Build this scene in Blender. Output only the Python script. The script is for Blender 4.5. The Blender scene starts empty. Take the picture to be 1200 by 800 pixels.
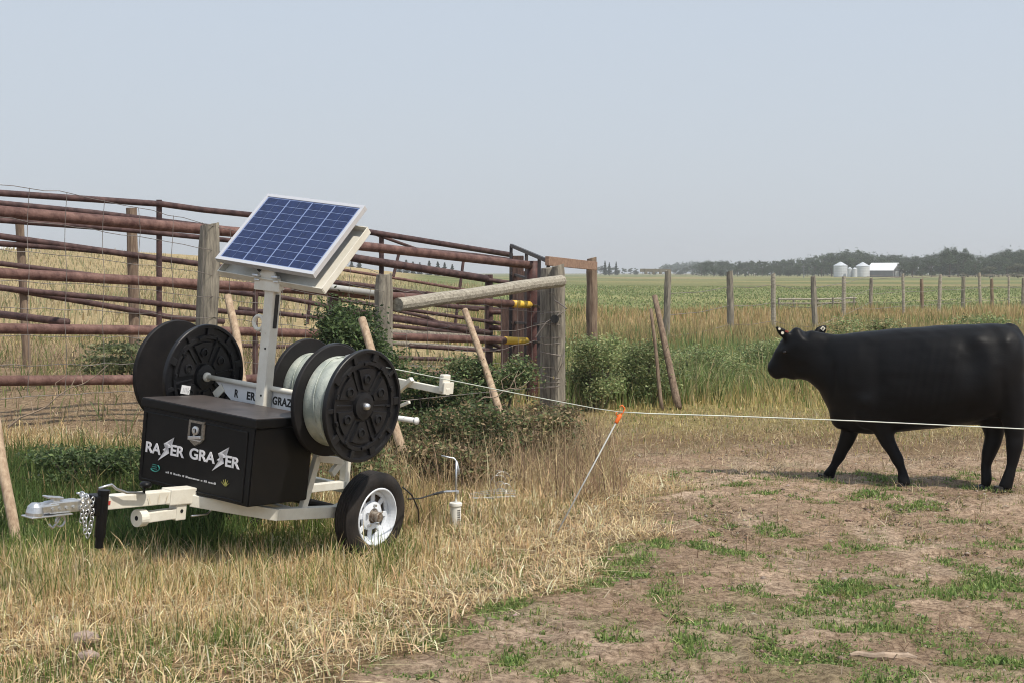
import bpy, bmesh, math, random
import numpy as np
from mathutils import Vector, Matrix, Euler

C = bpy.context.scene.collection
scene = bpy.context.scene
R = math.radians
random.seed(7)
rng = np.random.default_rng(7)

# ------------------------------------------------------------------ camera, world, sun, exposure
F = 1700.0; EYE = 1.75; HZ = 320.0          # focal length in pixels of a 1200 px wide picture, eye height, horizon row
cam_d = bpy.data.cameras.new('camera'); cam = bpy.data.objects.new('camera', cam_d); C.objects.link(cam)
cam.location = (0, 0, EYE); cam.rotation_euler = (R(90), 0, 0)
cam_d.sensor_width = 36.0; cam_d.lens = 36.0*F/1200; cam_d.shift_y = -(400-HZ)/1200
cam_d.clip_start = 0.1; cam_d.clip_end = 6000
scene.camera = cam

SUN_EL, SUN_AZ = 57.0, 128.0                # azimuth measured clockwise from +Y (view direction)
w = bpy.data.worlds.new('World'); scene.world = w; w.use_nodes = True
nt = w.node_tree; nt.nodes.clear()
wo = nt.nodes.new('ShaderNodeOutputWorld'); bg = nt.nodes.new('ShaderNodeBackground')
sky = nt.nodes.new('ShaderNodeTexSky'); sky.sky_type = 'NISHITA'; sky.sun_disc = False
sky.sun_elevation = R(SUN_EL); sky.sun_rotation = R(SUN_AZ); sky.dust_density = 3.0; sky.air_density = 1.0; sky.ozone_density = 1.0
mx = nt.nodes.new('ShaderNodeMixRGB'); mx.inputs[0].default_value = 0.86
tcw = nt.nodes.new('ShaderNodeTexCoord'); sx = nt.nodes.new('ShaderNodeSeparateXYZ'); nt.links.new(tcw.outputs['Generated'], sx.inputs[0])
nz = nt.nodes.new('ShaderNodeTexNoise'); nz.inputs['Scale'].default_value = 2.2; nz.inputs['Detail'].default_value = 5
mpw = nt.nodes.new('ShaderNodeMapping'); mpw.inputs['Scale'].default_value = (1, 1, 5); nt.links.new(tcw.outputs['Generated'], mpw.inputs[0]); nt.links.new(mpw.outputs[0], nz.inputs[0])
ma = nt.nodes.new('ShaderNodeMath'); ma.operation = 'MULTIPLY_ADD'; ma.inputs[1].default_value = .10; nt.links.new(nz.outputs[0], ma.inputs[0]); nt.links.new(sx.outputs['Z'], ma.inputs[2])
rw_ = nt.nodes.new('ShaderNodeValToRGB'); ew = rw_.color_ramp.elements         # smoke veil over the blue
ew[0].position = .05; ew[0].color = (.66, .715, .775, 1); ew[1].position = .40; ew[1].color = (.61, .71, .85, 1)
nt.links.new(ma.outputs[0], rw_.inputs[0])
vs_ = nt.nodes.new('ShaderNodeVectorMath'); vs_.operation = 'SCALE'; vs_.inputs['Scale'].default_value = 10; nt.links.new(rw_.outputs[0], vs_.inputs[0]); nt.links.new(vs_.outputs[0], mx.inputs[2])
nt.links.new(sky.outputs[0], mx.inputs[1]); nt.links.new(mx.outputs[0], bg.inputs[0])
bg.inputs[1].default_value = 0.10
nt.links.new(bg.outputs[0], wo.inputs[0])

sd = bpy.data.lights.new('sun', 'SUN'); sun = bpy.data.objects.new('sun', sd); C.objects.link(sun)
sd.energy = 4.4; sd.angle = R(1.5); sd.color = (1.0, 0.93, 0.82)
az, el = R(SUN_AZ), R(SUN_EL)
sdir = Vector((math.sin(az)*math.cos(el), math.cos(az)*math.cos(el), math.sin(el)))
sun.rotation_euler = (-sdir).to_track_quat('-Z', 'Y').to_euler()

scene.view_settings.view_transform = 'Standard'; scene.view_settings.look = 'None'
scene.view_settings.exposure = 0.0; scene.view_settings.gamma = 1.0
scene.render.engine = 'CYCLES'; scene.cycles.pixel_filter_type = 'BLACKMAN_HARRIS'; scene.cycles.filter_width = 1.05; scene.render.filter_size = 1.05
scene.cycles.max_bounces = 5; scene.cycles.diffuse_bounces = 2; scene.cycles.glossy_bounces = 2
scene.cycles.transmission_bounces = 2; scene.cycles.volume_bounces = 0
scene.cycles.transparent_max_bounces = 6

# ------------------------------------------------------------------ helpers
def S(t):
    t = np.clip(t, 0, 1); return t*t*(3-2*t)

def hash2(ix, iy, seed):
    n = (ix.astype(np.int64)*374761393 + iy.astype(np.int64)*668265263 + seed*974634777) & 0xffffffff
    n = ((n ^ (n >> 13))*1274126177) & 0xffffffff
    n = n ^ (n >> 16)
    return (n & 0xffff)/65535.0

def vn(x, y, sc, seed=0):                   # value noise 0..1
    x = np.asarray(x, float)/sc; y = np.asarray(y, float)/sc
    ix = np.floor(x); iy = np.floor(y); fx = S(x-ix); fy = S(y-iy)
    a = hash2(ix, iy, seed); b = hash2(ix+1, iy, seed); c = hash2(ix, iy+1, seed); d = hash2(ix+1, iy+1, seed)
    return (a*(1-fx)+b*fx)*(1-fy) + (c*(1-fx)+d*fx)*fy

def H0(x, y):                               # smooth lie of the land
    x = np.asarray(x, float); y = np.asarray(y, float)
    z = 0.5*S((y-13)/30)
    z = z + 0.42*S((-x-1.2)/3.5)*S((y-9)/4.5)*(1-S((y-40)/40))
    z = z + 2.9*np.exp(-((x+32)/21.0)**2)*S((y-42)/60)*(1-S((y-160)/140))
    return z

def H(x, y):
    z = H0(x, y)
    near = 1-S((np.asarray(y)-22)/20)
    z = z + near*(0.05*(vn(x, y, 1.1, 3)-.5) + 0.022*(vn(x, y, .28, 4)-.5) + 0.012*(vn(x, y, .09, 5)-.5))
    z = z + (1-near)*0.25*(vn(x, y, 9, 6)-.5)*0.4
    return z

def P(px, py, Y): return Vector(((px-600)/F*Y, Y, EYE-(py-HZ)/F*Y))
def G(px, py):
    lo = 3.0
    Y = lo
    while Y < 900:
        p = P(px, py, Y)
        if p.z <= float(H(p.x, p.y)): return p
        Y *= 1.003
    return P(px, py, 900)

def obj(name, bm, m, parent=None, world=True, smooth=False):
    if world and parent is not None: bm.transform(Matrix.Translation(-Vector(parent['_o']) if '_o' in parent else -parent.location))
    me = bpy.data.meshes.new(name); bm.to_mesh(me); bm.free()
    if smooth:
        me.polygons.foreach_set('use_smooth', [True]*len(me.polygons))
    o = bpy.data.objects.new(name, me); C.objects.link(o)
    if isinstance(m, (list, tuple)):
        for k in m: me.materials.append(k)
    else: me.materials.append(m)
    if parent is not None: o.parent = parent
    return o

def sub(name, bm, m, top, parent, smooth=False):      # a sub-part: coordinates are the top-level thing's
    return obj_local(name, bm, m, parent, smooth, top.location if top is not None else None)

def obj_local(name, bm, m, parent, smooth=False, shift=None):
    if shift is not None: bm.transform(Matrix.Translation(-shift))
    return obj(name, bm, m, parent, world=False, smooth=smooth)

def tag(o, label=None, cat=None, group=None, kind=None):
    if label: o['label'] = label
    if cat: o['category'] = cat
    if group: o['group'] = group
    if kind: o['kind'] = kind
    return o

def thing(name, loc, label, cat, group=None, rot=None):
    o = bpy.data.objects.new(name, None); C.objects.link(o); o.location = loc
    o.empty_display_size = 0.1
    if rot: o.rotation_euler = rot
    return tag(o, label, cat, group)

def basis(d):
    d = d.normalized(); a = Vector((0, 0, 1)) if abs(d.z) < .9 else Vector((1, 0, 0))
    u = d.cross(a).normalized(); return u, d.cross(u).normalized()

def tube(bm, pts, rs, n=10, cap=True, flat=1.0):
    pts = [Vector(p) for p in pts]
    if not isinstance(rs, (list, tuple)): rs = [rs]*len(pts)
    prev = None; u = None
    for i, p in enumerate(pts):
        if i == 0: d = pts[1]-pts[0]
        elif i == len(pts)-1: d = pts[-1]-pts[-2]
        else: d = (pts[i+1]-pts[i]).normalized()+(pts[i]-pts[i-1]).normalized()
        d.normalize()
        if u is None: u, v = basis(d)
        else:
            u = (u-d*u.dot(d)).normalized(); v = d.cross(u).normalized()
        ring = [bm.verts.new(p+(u*math.cos(2*math.pi*k/n)+v*math.sin(2*math.pi*k/n)*flat)*rs[i]) for k in range(n)]
        if prev:
            for k in range(n): bm.faces.new((prev[k], prev[(k+1) % n], ring[(k+1) % n], ring[k]))
        elif cap: bm.faces.new(list(reversed(ring)))
        prev = ring
    if cap: bm.faces.new(prev)

def box(bm, c, s, rot=None, bevel=0.0):
    r = bmesh.ops.create_cube(bm, size=1.0)
    vs = r['verts']
    M = Matrix.Translation(Vector(c)) @ (rot.to_4x4() if rot is not None else Matrix.Identity(4)) @ Matrix.Diagonal((s[0], s[1], s[2], 1))
    bmesh.ops.transform(bm, matrix=M, verts=vs)
    if bevel > 0:
        es = list({e for v in vs for e in v.link_edges})
        bmesh.ops.bevel(bm, geom=es, offset=bevel, segments=2, affect='EDGES', profile=.6)

def beam(bm, a, b, wd, ht, up=Vector((0, 0, 1)), bevel=0.004):       # rectangular bar from a to b
    a = Vector(a); b = Vector(b); d = (b-a); L = d.length; d.normalize()
    s = d.cross(up).normalized(); t = s.cross(d).normalized()
    rot = Matrix((d, s, t)).transposed()
    box(bm, (a+b)/2, (L, wd, ht), rot, bevel)

def cyl(bm, c, axis, r, h, n=32, r2=None, cap=True):
    a = Vector(axis).normalized(); c = Vector(c)
    tube(bm, [c-a*h/2, c+a*h/2], [r, r if r2 is None else r2], n, cap)

def lathe(bm, c, axis, prof, n=40, start=0, closed=True):   # prof: (r, along axis)
    a = Vector(axis).normalized(); u, v = basis(a); c = Vector(c)
    rings = []
    for r, h in prof:
        rings.append([bm.verts.new(c+a*h+(u*math.cos(2*math.pi*k/n)+v*math.sin(2*math.pi*k/n))*r) for k in range(n)])
    m = len(rings)
    for i in range(m if closed else m-1):
        A, B = rings[i], rings[(i+1) % m]
        for k in range(n): bm.faces.new((A[k], A[(k+1) % n], B[(k+1) % n], B[k]))
    bmesh.ops.recalc_face_normals(bm, faces=bm.faces[:])

def torus(bm, c, axis, Rr, r, n=24, m=8, arc=(0, 2*math.pi), u=None, sx=1, sy=1):
    a = Vector(axis).normalized()
    if u is None: u, v = basis(a)
    else: u = Vector(u).normalized(); v = a.cross(u).normalized()
    c = Vector(c); full = abs(arc[1]-arc[0]-2*math.pi) < 1e-6
    k = n if full else n+1
    pts = [c+(u*math.cos(arc[0]+(arc[1]-arc[0])*i/n)*sx+v*math.sin(arc[0]+(arc[1]-arc[0])*i/n)*sy)*Rr for i in range(k)]
    if full: pts.append(pts[0])
    tube(bm, pts, r, m, cap=not full)

# ------------------------------------------------------------------ materials
def mat(name, col, rough=.6, metal=0, var=0.0, vscale=8, bump=0.0, bscale=60, stretch=(1, 1, 1), col2=None, spec=.5, coat=0, fine=0):
    m = bpy.data.materials.new(name); m.use_nodes = True; t = m.node_tree; b = t.nodes['Principled BSDF']
    b.inputs['Base Color'].default_value = (*col, 1); b.inputs['Roughness'].default_value = rough
    b.inputs['Metallic'].default_value = metal; b.inputs['Specular IOR Level'].default_value = spec
    b.inputs['Coat Weight'].default_value = coat; b.inputs['Coat Roughness'].default_value = .1
    tc = t.nodes.new('ShaderNodeTexCoord'); mp = t.nodes.new('ShaderNodeMapping'); mp.inputs['Scale'].default_value = stretch
    t.links.new(tc.outputs['Object'], mp.inputs[0])
    if var > 0 or col2:
        n = t.nodes.new('ShaderNodeTexNoise'); n.inputs['Scale'].default_value = vscale; n.inputs['Detail'].default_value = 6; n.inputs['Roughness'].default_value = .65
        t.links.new(mp.outputs[0], n.inputs[0])
        cr = t.nodes.new('ShaderNodeValToRGB'); e = cr.color_ramp.elements
        c2 = col2 or tuple(min(1, c*(1+var)) for c in col); c1 = col if col2 else tuple(c*(1-var) for c in col)
        e[0].position = .36; e[0].color = (*c1, 1); e[1].position = .66; e[1].color = (*c2, 1)
        t.links.new(n.outputs[0], cr.inputs[0]); t.links.new(cr.outputs[0], b.inputs['Base Color'])
    if bump > 0:
        n2 = t.nodes.new('ShaderNodeTexNoise'); n2.inputs['Scale'].default_value = bscale; n2.inputs['Detail'].default_value = 4
        bp = t.nodes.new('ShaderNodeBump'); bp.inputs['Strength'].default_value = bump; bp.inputs['Distance'].default_value = .01
        t.links.new(mp.outputs[0], n2.inputs[0]); t.links.new(n2.outputs[0], bp.inputs['Height']); t.links.new(bp.outputs[0], b.inputs['Normal'])
    return m

def leafmat(name, rough=.6, trans=.25):
    m = bpy.data.materials.new(name); m.use_nodes = True; t = m.node_tree; b = t.nodes['Principled BSDF']
    a = t.nodes.new('ShaderNodeAttribute'); a.attribute_name = 'col'
    t.links.new(a.outputs['Color'], b.inputs['Base Color']); b.inputs['Roughness'].default_value = rough
    b.inputs['Specular IOR Level'].default_value = .3
    tr = t.nodes.new('ShaderNodeBsdfTranslucent'); t.links.new(a.outputs['Color'], tr.inputs[0])
    mxs = t.nodes.new('ShaderNodeMixShader'); mxs.inputs[0].default_value = trans
    o = t.nodes['Material Output']
    t.links.new(b.outputs[0], mxs.inputs[1]); t.links.new(tr.outputs[0], mxs.inputs[2]); t.links.new(mxs.outputs[0], o.inputs[0])
    return m

M = {}
M['cream'] = mat('cream_paint', (.79, .76, .67), .42, col2=(.69, .65, .55), vscale=9, bump=.05, bscale=30)
M['creamdirty'] = mat('cream_paint_worn', (.70, .62, .47), .45, var=.12, vscale=7)
M['blackpaint'] = mat('black_powder_coat', (.0045, .0045, .0055), .38, col2=(.008, .0075, .0075), vscale=9, bump=.08, bscale=300, spec=.22)
M['lid'] = mat('dusty_black_lid', (.040, .032, .029), .45, col2=(.080, .066, .060), vscale=6, spec=.45)
M['reel'] = mat('black_reel_plastic', (.007, .007, .009), .42, col2=(.013, .013, .014), vscale=12, bump=.1, bscale=120, spec=.35)
M['reelin'] = mat('dull_reel_plastic', (.010, .009, .010), .6, col2=(.020, .018, .018), vscale=7, spec=.25)
M['hole'] = mat('deep_hole', (.004, .004, .004), .9)
M['galv'] = mat('galvanised_steel', (.62, .63, .64), .32, metal=.85, var=.15, vscale=25, bump=.1, bscale=60)
M['galvdull'] = mat('dull_galvanised', (.45, .46, .46), .5, metal=.5, var=.2, vscale=20)
M['white'] = mat('white_paint', (.78, .78, .78), .4, var=.04, vscale=8)
M['rim'] = mat('white_wheel_enamel', (.74, .77, .82), .35, var=.06, vscale=14)
M['tyre'] = mat('dusty_tyre_rubber', (.013, .012, .012), .75, col2=(.038, .031, .027), vscale=6, bump=.2, bscale=90, spec=.25)
M['hub'] = mat('rusty_hub', (.13, .085, .055), .55, metal=.4, col2=(.38, .34, .29), vscale=40)
M['rust'] = mat('rusty_pipe_dark', (.050, .020, .018), .6, col2=(.125, .055, .046), vscale=9, bump=.3, bscale=50, spec=.4)
M['rust2'] = mat('rusty_pipe_pale', (.085, .040, .034), .66, col2=(.215, .120, .098), vscale=9, bump=.5, bscale=40, spec=.3)
M['rustthin'] = mat('brown_pipe', (.040, .021, .021), .65, col2=(.115, .066, .060), vscale=8, bump=.4, bscale=50, spec=.3)
M['darksteel'] = mat('dark_gate_steel', (.03, .03, .035), .5, col2=(.07, .055, .05), vscale=9)
M['yellow'] = mat('yellow_pipe_sleeve', (.75, .48, .06), .5, var=.1)
M['wood'] = mat('weathered_grey_wood', (.12, .105, .085), .9, col2=(.32, .285, .225), vscale=6, bump=.9, bscale=14, stretch=(5, 5, .7))
M['wood2'] = mat('weathered_brown_wood', (.13, .085, .06), .9, col2=(.27, .20, .14), vscale=6, bump=.9, bscale=14, stretch=(5, 5, .7))
M['pole'] = mat('peeled_pole_wood', (.27, .18, .115), .8, col2=(.50, .38, .26), vscale=7, bump=.4, bscale=20, stretch=(4, 4, .8))
M['brace'] = mat('grey_brace_log', (.20, .175, .14), .85, col2=(.42, .385, .31), vscale=7, bump=.8, bscale=16, stretch=(.8, 5, 5))
M['plank'] = mat('reddish_plank', (.20, .12, .08), .8, col2=(.34, .215, .15), vscale=5, bump=.3, stretch=(.6, 5, 5))
M['timber'] = mat('dark_timber', (.045, .026, .022), .9, col2=(.12, .07, .055), vscale=6, bump=.8, bscale=14, stretch=(5, 5, .7))
M['wire'] = mat('fence_wire', (.22, .19, .17), .55, metal=.4, var=.3, vscale=3)
M['rope'] = mat('electric_fence_wire', (.55, .58, .52), .5, metal=.2)
M['twist'] = mat('spooled_wire', (.30, .35, .32), .5, metal=.25, col2=(.66, .68, .60), vscale=5, stretch=(1, 1, 1), bump=.3, bscale=120)
M['orange'] = mat('orange_plastic', (.85, .16, .02), .45, var=.1)
M['fibre'] = mat('grey_fibreglass', (.40, .40, .38), .5, var=.1)
M['pvc'] = mat('white_pvc', (.78, .76, .68), .4, var=.05)
M['rubber'] = mat('black_rubber', (.012, .012, .012), .5)
M['ink'] = mat('black_ink', (.02, .02, .02), .6)
M['letter'] = mat('white_vinyl', (.85, .83, .85), .35)
M['bolt'] = mat('pale_bolt_vinyl', (.66, .52, .50), .35)
M['teal'] = mat('teal_vinyl', (.03, .22, .19), .4)
M['leafy'] = mat('yellow_green_vinyl', (.42, .40, .10), .4)
M['chrome'] = mat('latch_steel', (.28, .27, .25), .28, metal=.9, var=.3, vscale=60)
M['cells'] = mat('solar_cell', (.006, .014, .060), .25, col2=(.012, .026, .10), vscale=30, coat=.35, spec=.3)
M['back'] = mat('solar_backsheet', (.20, .26, .45), .3, coat=.4)
M['alu'] = mat('anodised_frame', (.62, .62, .64), .33, metal=.3)
M['cow'] = mat('black_cow_hide', (.0034, .0034, .0042), .48, col2=(.0080, .0074, .0076), vscale=2.2, bump=.14, bscale=150, spec=.16, stretch=(.35, 1, 1))
M['hoof'] = mat('grey_hoof', (.022, .020, .018), .6, var=.3, vscale=20)
M['tagw'] = mat('white_ear_tag', (.8, .74, .60), .4)
M['tagr'] = mat('red_ear_tag', (.25, .05, .03), .5)
M['eye'] = mat('dark_eye', (.01, .006, .004), .05)
M['red'] = mat('red_sticker', (.5, .05, .04), .4)
M['stone'] = mat('pinkish_stone', (.30, .23, .19), .9, var=.25, vscale=12, bump=.8, bscale=20)
M['stick'] = mat('bleached_stick', (.36, .27, .20), .85, var=.3, vscale=10, bump=.5, bscale=30)
M['grain'] = mat('corrugated_bin_steel', (.60, .62, .64), .4, metal=.25, var=.06, vscale=.6)
M['barnroof'] = mat('white_metal_roof', (.80, .81, .82), .4, var=.04, vscale=.4)
M['barnwall'] = mat('grey_barn_siding', (.19, .20, .21), .7, var=.1, vscale=.5)
M['leaf'] = leafmat('foliage_leaf', .55, .35)
M['grass'] = leafmat('grass_blade', .6, .38)
M['bark'] = mat('bark', (.10, .08, .06), .9, var=.3, vscale=6)

# ground material: zones carried as vertex colours of the real ground cover, broken up with noise
def ground_mat():
    m = bpy.data.materials.new('pasture_ground'); m.use_nodes = True; t = m.node_tree; b = t.nodes['Principled BSDF']
    b.inputs['Roughness'].default_value = .95; b.inputs['Specular IOR Level'].default_value = .15
    a = t.nodes.new('ShaderNodeAttribute'); a.attribute_name = 'col'
    tc = t.nodes.new('ShaderNodeTexCoord')
    def noise(s, d=6, r=.65, st=None):
        n = t.nodes.new('ShaderNodeTexNoise'); n.inputs['Scale'].default_value = s; n.inputs['Detail'].default_value = d; n.inputs['Roughness'].default_value = r
        if st:
            mp = t.nodes.new('ShaderNodeMapping'); mp.inputs['Scale'].default_value = st
            t.links.new(tc.outputs['Object'], mp.inputs[0]); t.links.new(mp.outputs[0], n.inputs[0])
        else: t.links.new(tc.outputs['Object'], n.inputs[0])
        return n
    def mul(src, n, lo, hi, p0=.3, p1=.7):
        cr = t.nodes.new('ShaderNodeValToRGB'); e = cr.color_ramp.elements
        e[0].position = p0; e[0].color = (*lo, 1); e[1].position = p1; e[1].color = (*hi, 1)
        t.links.new(n.outputs[0], cr.inputs[0])
        x = t.nodes.new('ShaderNodeMixRGB'); x.blend_type = 'MULTIPLY'; x.inputs[0].default_value = 1
        t.links.new(src, x.inputs[1]); t.links.new(cr.outputs[0], x.inputs[2]); return x.outputs[0]
    c = a.outputs['Color']
    c = mul(c, noise(30, 8, .8), (.50, .46, .42), (1.42, 1.40, 1.36), .40, .58)
    c = mul(c, noise(7, 5, .7), (.84, .82, .80), (1.12, 1.12, 1.12), .42, .58)
    c = mul(c, noise(1.7, 5), (.82, .80, .78), (1.16, 1.17, 1.18))
    c = mul(c, noise(.11, 6, .6), (.85, .86, .84), (1.15, 1.13, 1.12))
    t.links.new(c, b.inputs['Base Color'])
    n1 = noise(38, 8, .75); bp = t.nodes.new('ShaderNodeBump'); bp.inputs['Strength'].default_value = .9; bp.inputs['Distance'].default_value = .03
    t.links.new(n1.outputs[0], bp.inputs['Height']); t.links.new(bp.outputs[0], b.inputs['Normal'])
    return m

# ------------------------------------------------------------------ zones of ground cover (world metres)
EDGE = [(5.0, -1.2), (6.33, -.75), (7.08, -.17), (8.0, .25), (8.7, .55), (10.3, 1.09), (12.0, 1.25), (13.5, 1.25), (16.5, .95), (20, .6)]
EY = np.array([e[0] for e in EDGE]); EX = np.array([e[1] for e in EDGE])
def dirtmask(x, y):                           # 1 on the bare trampled dirt, 0 in the grass left of it
    e = np.interp(y, EY, EX) + .55*(vn(x, y, .8, 11)-.5) + .3*(vn(x, y, .25, 12)-.5)
    m = S((x-e)/.35+.5)*(1-S((y-13.2-.9*(vn(x, y, 1.3, 13)-.5)*2)/2.6))
    return m
PATCH = [(725, 660, 40, 12), (660, 685, 60, 12), (1060, 690, 120, 12), (960, 720, 110, 20), (860, 740, 70, 28), (940, 775, 90, 24), (780, 712, 26, 10),
         (880, 690, 14, 7), (1190, 685, 30, 12), (1130, 662, 20, 8), (715, 738, 30, 13), (600, 720, 40, 10), (480, 745, 45, 12), (560, 700, 60, 10),
         (630, 775, 60, 18), (740, 790, 55, 14), (1160, 780, 60, 22), (860, 645, 24, 5), (905, 620, 18, 6), (990, 628, 12, 5), (700, 640, 60, 8),
         (540, 770, 24, 8), (1020, 640, 30, 5), (430, 775, 30, 10), (790, 635, 40, 6), (1100, 745, 40, 10), (840, 715, 30, 10), (1185, 730, 22, 8), (820, 770, 40, 12), (585, 768, 22, 8), (1000, 795, 80, 10)]
PW = []
for (px, py, rx, ry) in PATCH:
    k = F*EYE; Y = k/(py-HZ); Y1 = k/(py+ry-HZ); Y0 = k/(py-ry-HZ)
    PW.append(((px-600)/F*Y, Y, rx/F*Y, (Y0-Y1)/2))
def greenpatch(x, y):
    m = np.zeros(np.shape(x))
    for (cx, cy, rx, ry) in PW:
        d = np.sqrt(((x-cx)/rx)**2+((y-cy)/ry)**2)
        m = np.maximum(m, 1.12-d*.8)
    m = m + .75*(vn(x, y, .22, 21)-.5) + .5*(vn(x, y, .07, 22)-.5)
    return S((m-.02)/.42)

def lerp(a, b, t): return np.asarray(a)*(1-t[..., None]) + np.asarray(b)*t[..., None]
def groundcol(x, y):
    dirt = (.370, .276, .205); straw = (.205, .145, .085); soil = (.17, .125, .075)
    c = np.ones(np.shape(x)+(3,))*np.array(straw)
    c = lerp(c, soil, .6*S((vn(x, y, .6, 31)-.45)/.3))
    # corral yard: trampled straw and earth
    yard = S((-x-.6)/1.5)*S((y-11.5)/2)*(1-S((y-22)/8)); c = lerp(c, (.265, .195, .13), yard*.9)
    d = dirtmask(x, y)
    dd = lerp(np.ones(np.shape(x)+(3,))*np.array(dirt), (.27, .195, .138), S((vn(x, y, .9, 33)-.4)/.3)*.7)
    dd = lerp(dd, (.43, .345, .27), S((vn(x, y, .35, 34)-.55)/.25)*.5)
    c = c*(1-d[..., None]) + dd*d[..., None]
    c = lerp(c, (.10, .13, .04), greenpatch(x, y)*.28*S((d-.0)/.4))
    st = S((y-15.0)/2)*S((x-.3)/1.0); c = lerp(c, (.27, .235, .10), st*.8)
    far = S((y-22)/5); c = lerp(c, (.36, .29, .165), far)
    # green pasture beyond the wires
    gr = S((y-42-5*(vn(x, y, 22, 41)-.5))/5)*S((x+1.5+.06*y)/5 + .5)
    g = lerp(np.ones(np.shape(x)+(3,))*np.array((.18, .215, .095)), (.25, .26, .12), S((vn(x, y, 14, 42)*.6+vn(x*.35, y, 30, 43)*.6-.45)/.3))
    g = lerp(g, (.42, .34, .16), S((vn(x*.25, y, 55, 44)-.62)/.16)*.35*S((y-110)/60))
    g = lerp(g, (.10, .145, .05), S((vn(x, y*1.2, 7, 45)-.5)/.3)*.6)
    g = g*(1-.22*S((y-95)/50))[..., None]  # far ground darkened in colour to match the shading of the nearer blades
    g = lerp(g, (.30, .24, .135), S((vn(x, y, 38, 46)-.52)/.2)*.55*S((x-12)/20)*S((y-90)/40))
    c = c*(1-gr[..., None]) + g*gr[..., None]
    return c

# ------------------------------------------------------------------ ground sheet
def graded(a, b, step, ends, grow=1.13):
    xs = list(np.arange(a, b+1e-6, step)); s = step
    while xs[-1] < ends[1]: s *= grow; xs.append(xs[-1]+s)
    s = step; pre = [xs[0]]
    while pre[-1] > ends[0]: s *= grow; pre.append(pre[-1]-s)
    return np.array(list(reversed(pre[1:]))+xs)
gx = graded(-5, 5.2, .035, (-1500, 1500), 1.09); gy = graded(5.2, 17, .035, (-40, 2600), 1.06)
X, Yg = np.meshgrid(gx, gy); Z = H(X, Yg)
dm = dirtmask(X, Yg)
Z = Z + dm*.035*(vn(X, Yg, .14, 51)*vn(X, Yg, .06, 52)) - dm*.02*(vn(X, Yg, .3, 53) > .72)
co = np.stack([X, Yg, Z], -1).reshape(-1, 3)
nx, ny = len(gx), len(gy)
i = np.arange(nx-1)[None, :] + np.arange(ny-1)[:, None]*nx
quads = np.stack([i, i+1, i+1+nx, i+nx], -1).reshape(-1, 4)

def npmesh(name, co, faces, col=None, smooth=False, m=None, sizes=None):
    me = bpy.data.meshes.new(name)
    co = np.asarray(co, np.float32)
    me.vertices.add(len(co)); me.vertices.foreach_set('co', co.ravel())
    if sizes is None: sizes = np.full(len(faces), faces.shape[1])
    me.loops.add(int(sizes.sum())); me.loops.foreach_set('vertex_index', np.asarray(faces, np.int32).ravel())
    me.polygons.add(len(sizes)); st = np.concatenate([[0], np.cumsum(sizes)[:-1]])
    me.polygons.foreach_set('loop_start', st.astype(np.int32))
    if smooth: me.polygons.foreach_set('use_smooth', np.ones(len(sizes), bool))
    me.update(calc_edges=True)
    if col is not None:
        at = me.color_attributes.new('col', 'FLOAT_COLOR', 'POINT')
        c4 = np.ones((len(co), 4), np.float32); c4[:, :3] = col; at.data.foreach_set('color', c4.ravel())
    if m: me.materials.append(m)
    o = bpy.data.objects.new(name, me); C.objects.link(o); return o

g = npmesh('ground', co, quads, groundcol(X.ravel(), Yg.ravel()), True, ground_mat())
tag(g, 'trampled brown dirt, dry grass and green pasture running to the horizon', 'ground', kind='structure')

# ------------------------------------------------------------------ blades of grass (numpy)
def blades(name, x, y, h, wd, col, lean=.35, segs=3, label=None, cat='grass', z0=None, seed=1, curl=.6, face=None):
    r = np.random.default_rng(seed); n = len(x)
    h = np.broadcast_to(h, n); wd = np.broadcast_to(wd, n)
    z = H(x, y) if z0 is None else z0
    ang = r.uniform(0, 2*np.pi, n); ln = np.abs(r.normal(0, lean, n)) if np.isscalar(lean) else lean*np.abs(r.normal(0, 1, n))
    fa = r.uniform(0, np.pi, n)                     # facing of the flat side
    dx, dy = np.cos(ang), np.sin(ang); wx, wy = np.cos(fa), np.sin(fa)
    ts = np.linspace(0, 1, segs+1)
    V = []
    for t in ts:
        bend = ln*(t*(1-curl)+curl*t*t); up = np.sqrt(np.clip(1-np.minimum(ln*t, .95)**2, .08, 1))
        cx = x+dx*bend*h; cy = y+dy*bend*h; cz = z+h*t*up-.005
        if t < 1:
            q = wd*.5*(1-.75*t**1.6)
            V.append(np.stack([cx-wx*q, cy-wy*q, cz], -1)); V.append(np.stack([cx+wx*q, cy+wy*q, cz], -1))
        else: V.append(np.stack([cx, cy, cz], -1))
    k = len(V); co = np.stack(V, 1).reshape(-1, 3)
    base = (np.arange(n)*k)[:, None]
    fl = []; sz = []
    for s in range(segs-1):
        fl.append(base+np.array([2*s, 2*s+1, 2*s+3, 2*s+2])); sz.append(4)
    fl.append(base+np.array([2*segs-2, 2*segs-1, 2*segs])); sz.append(3)
    faces = np.concatenate(fl, 1).ravel(); sizes = np.tile(sz, n)
    o = npmesh(name, co, faces, np.repeat(col, k, 0), False, M['grass'], sizes)
    if label: tag(o, label, cat, kind='stuff')
    return o

def mixcols(n, pal, wts, r, jit=.18):
    pal = np.array(pal); idx = r.choice(len(pal), n, p=np.array(wts)/sum(wts))
    c = pal[idx]*(1+r.normal(0, jit, (n, 1))); return np.clip(c*(1+r.normal(0, .04, (n, 3))), .01, .9)

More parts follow.
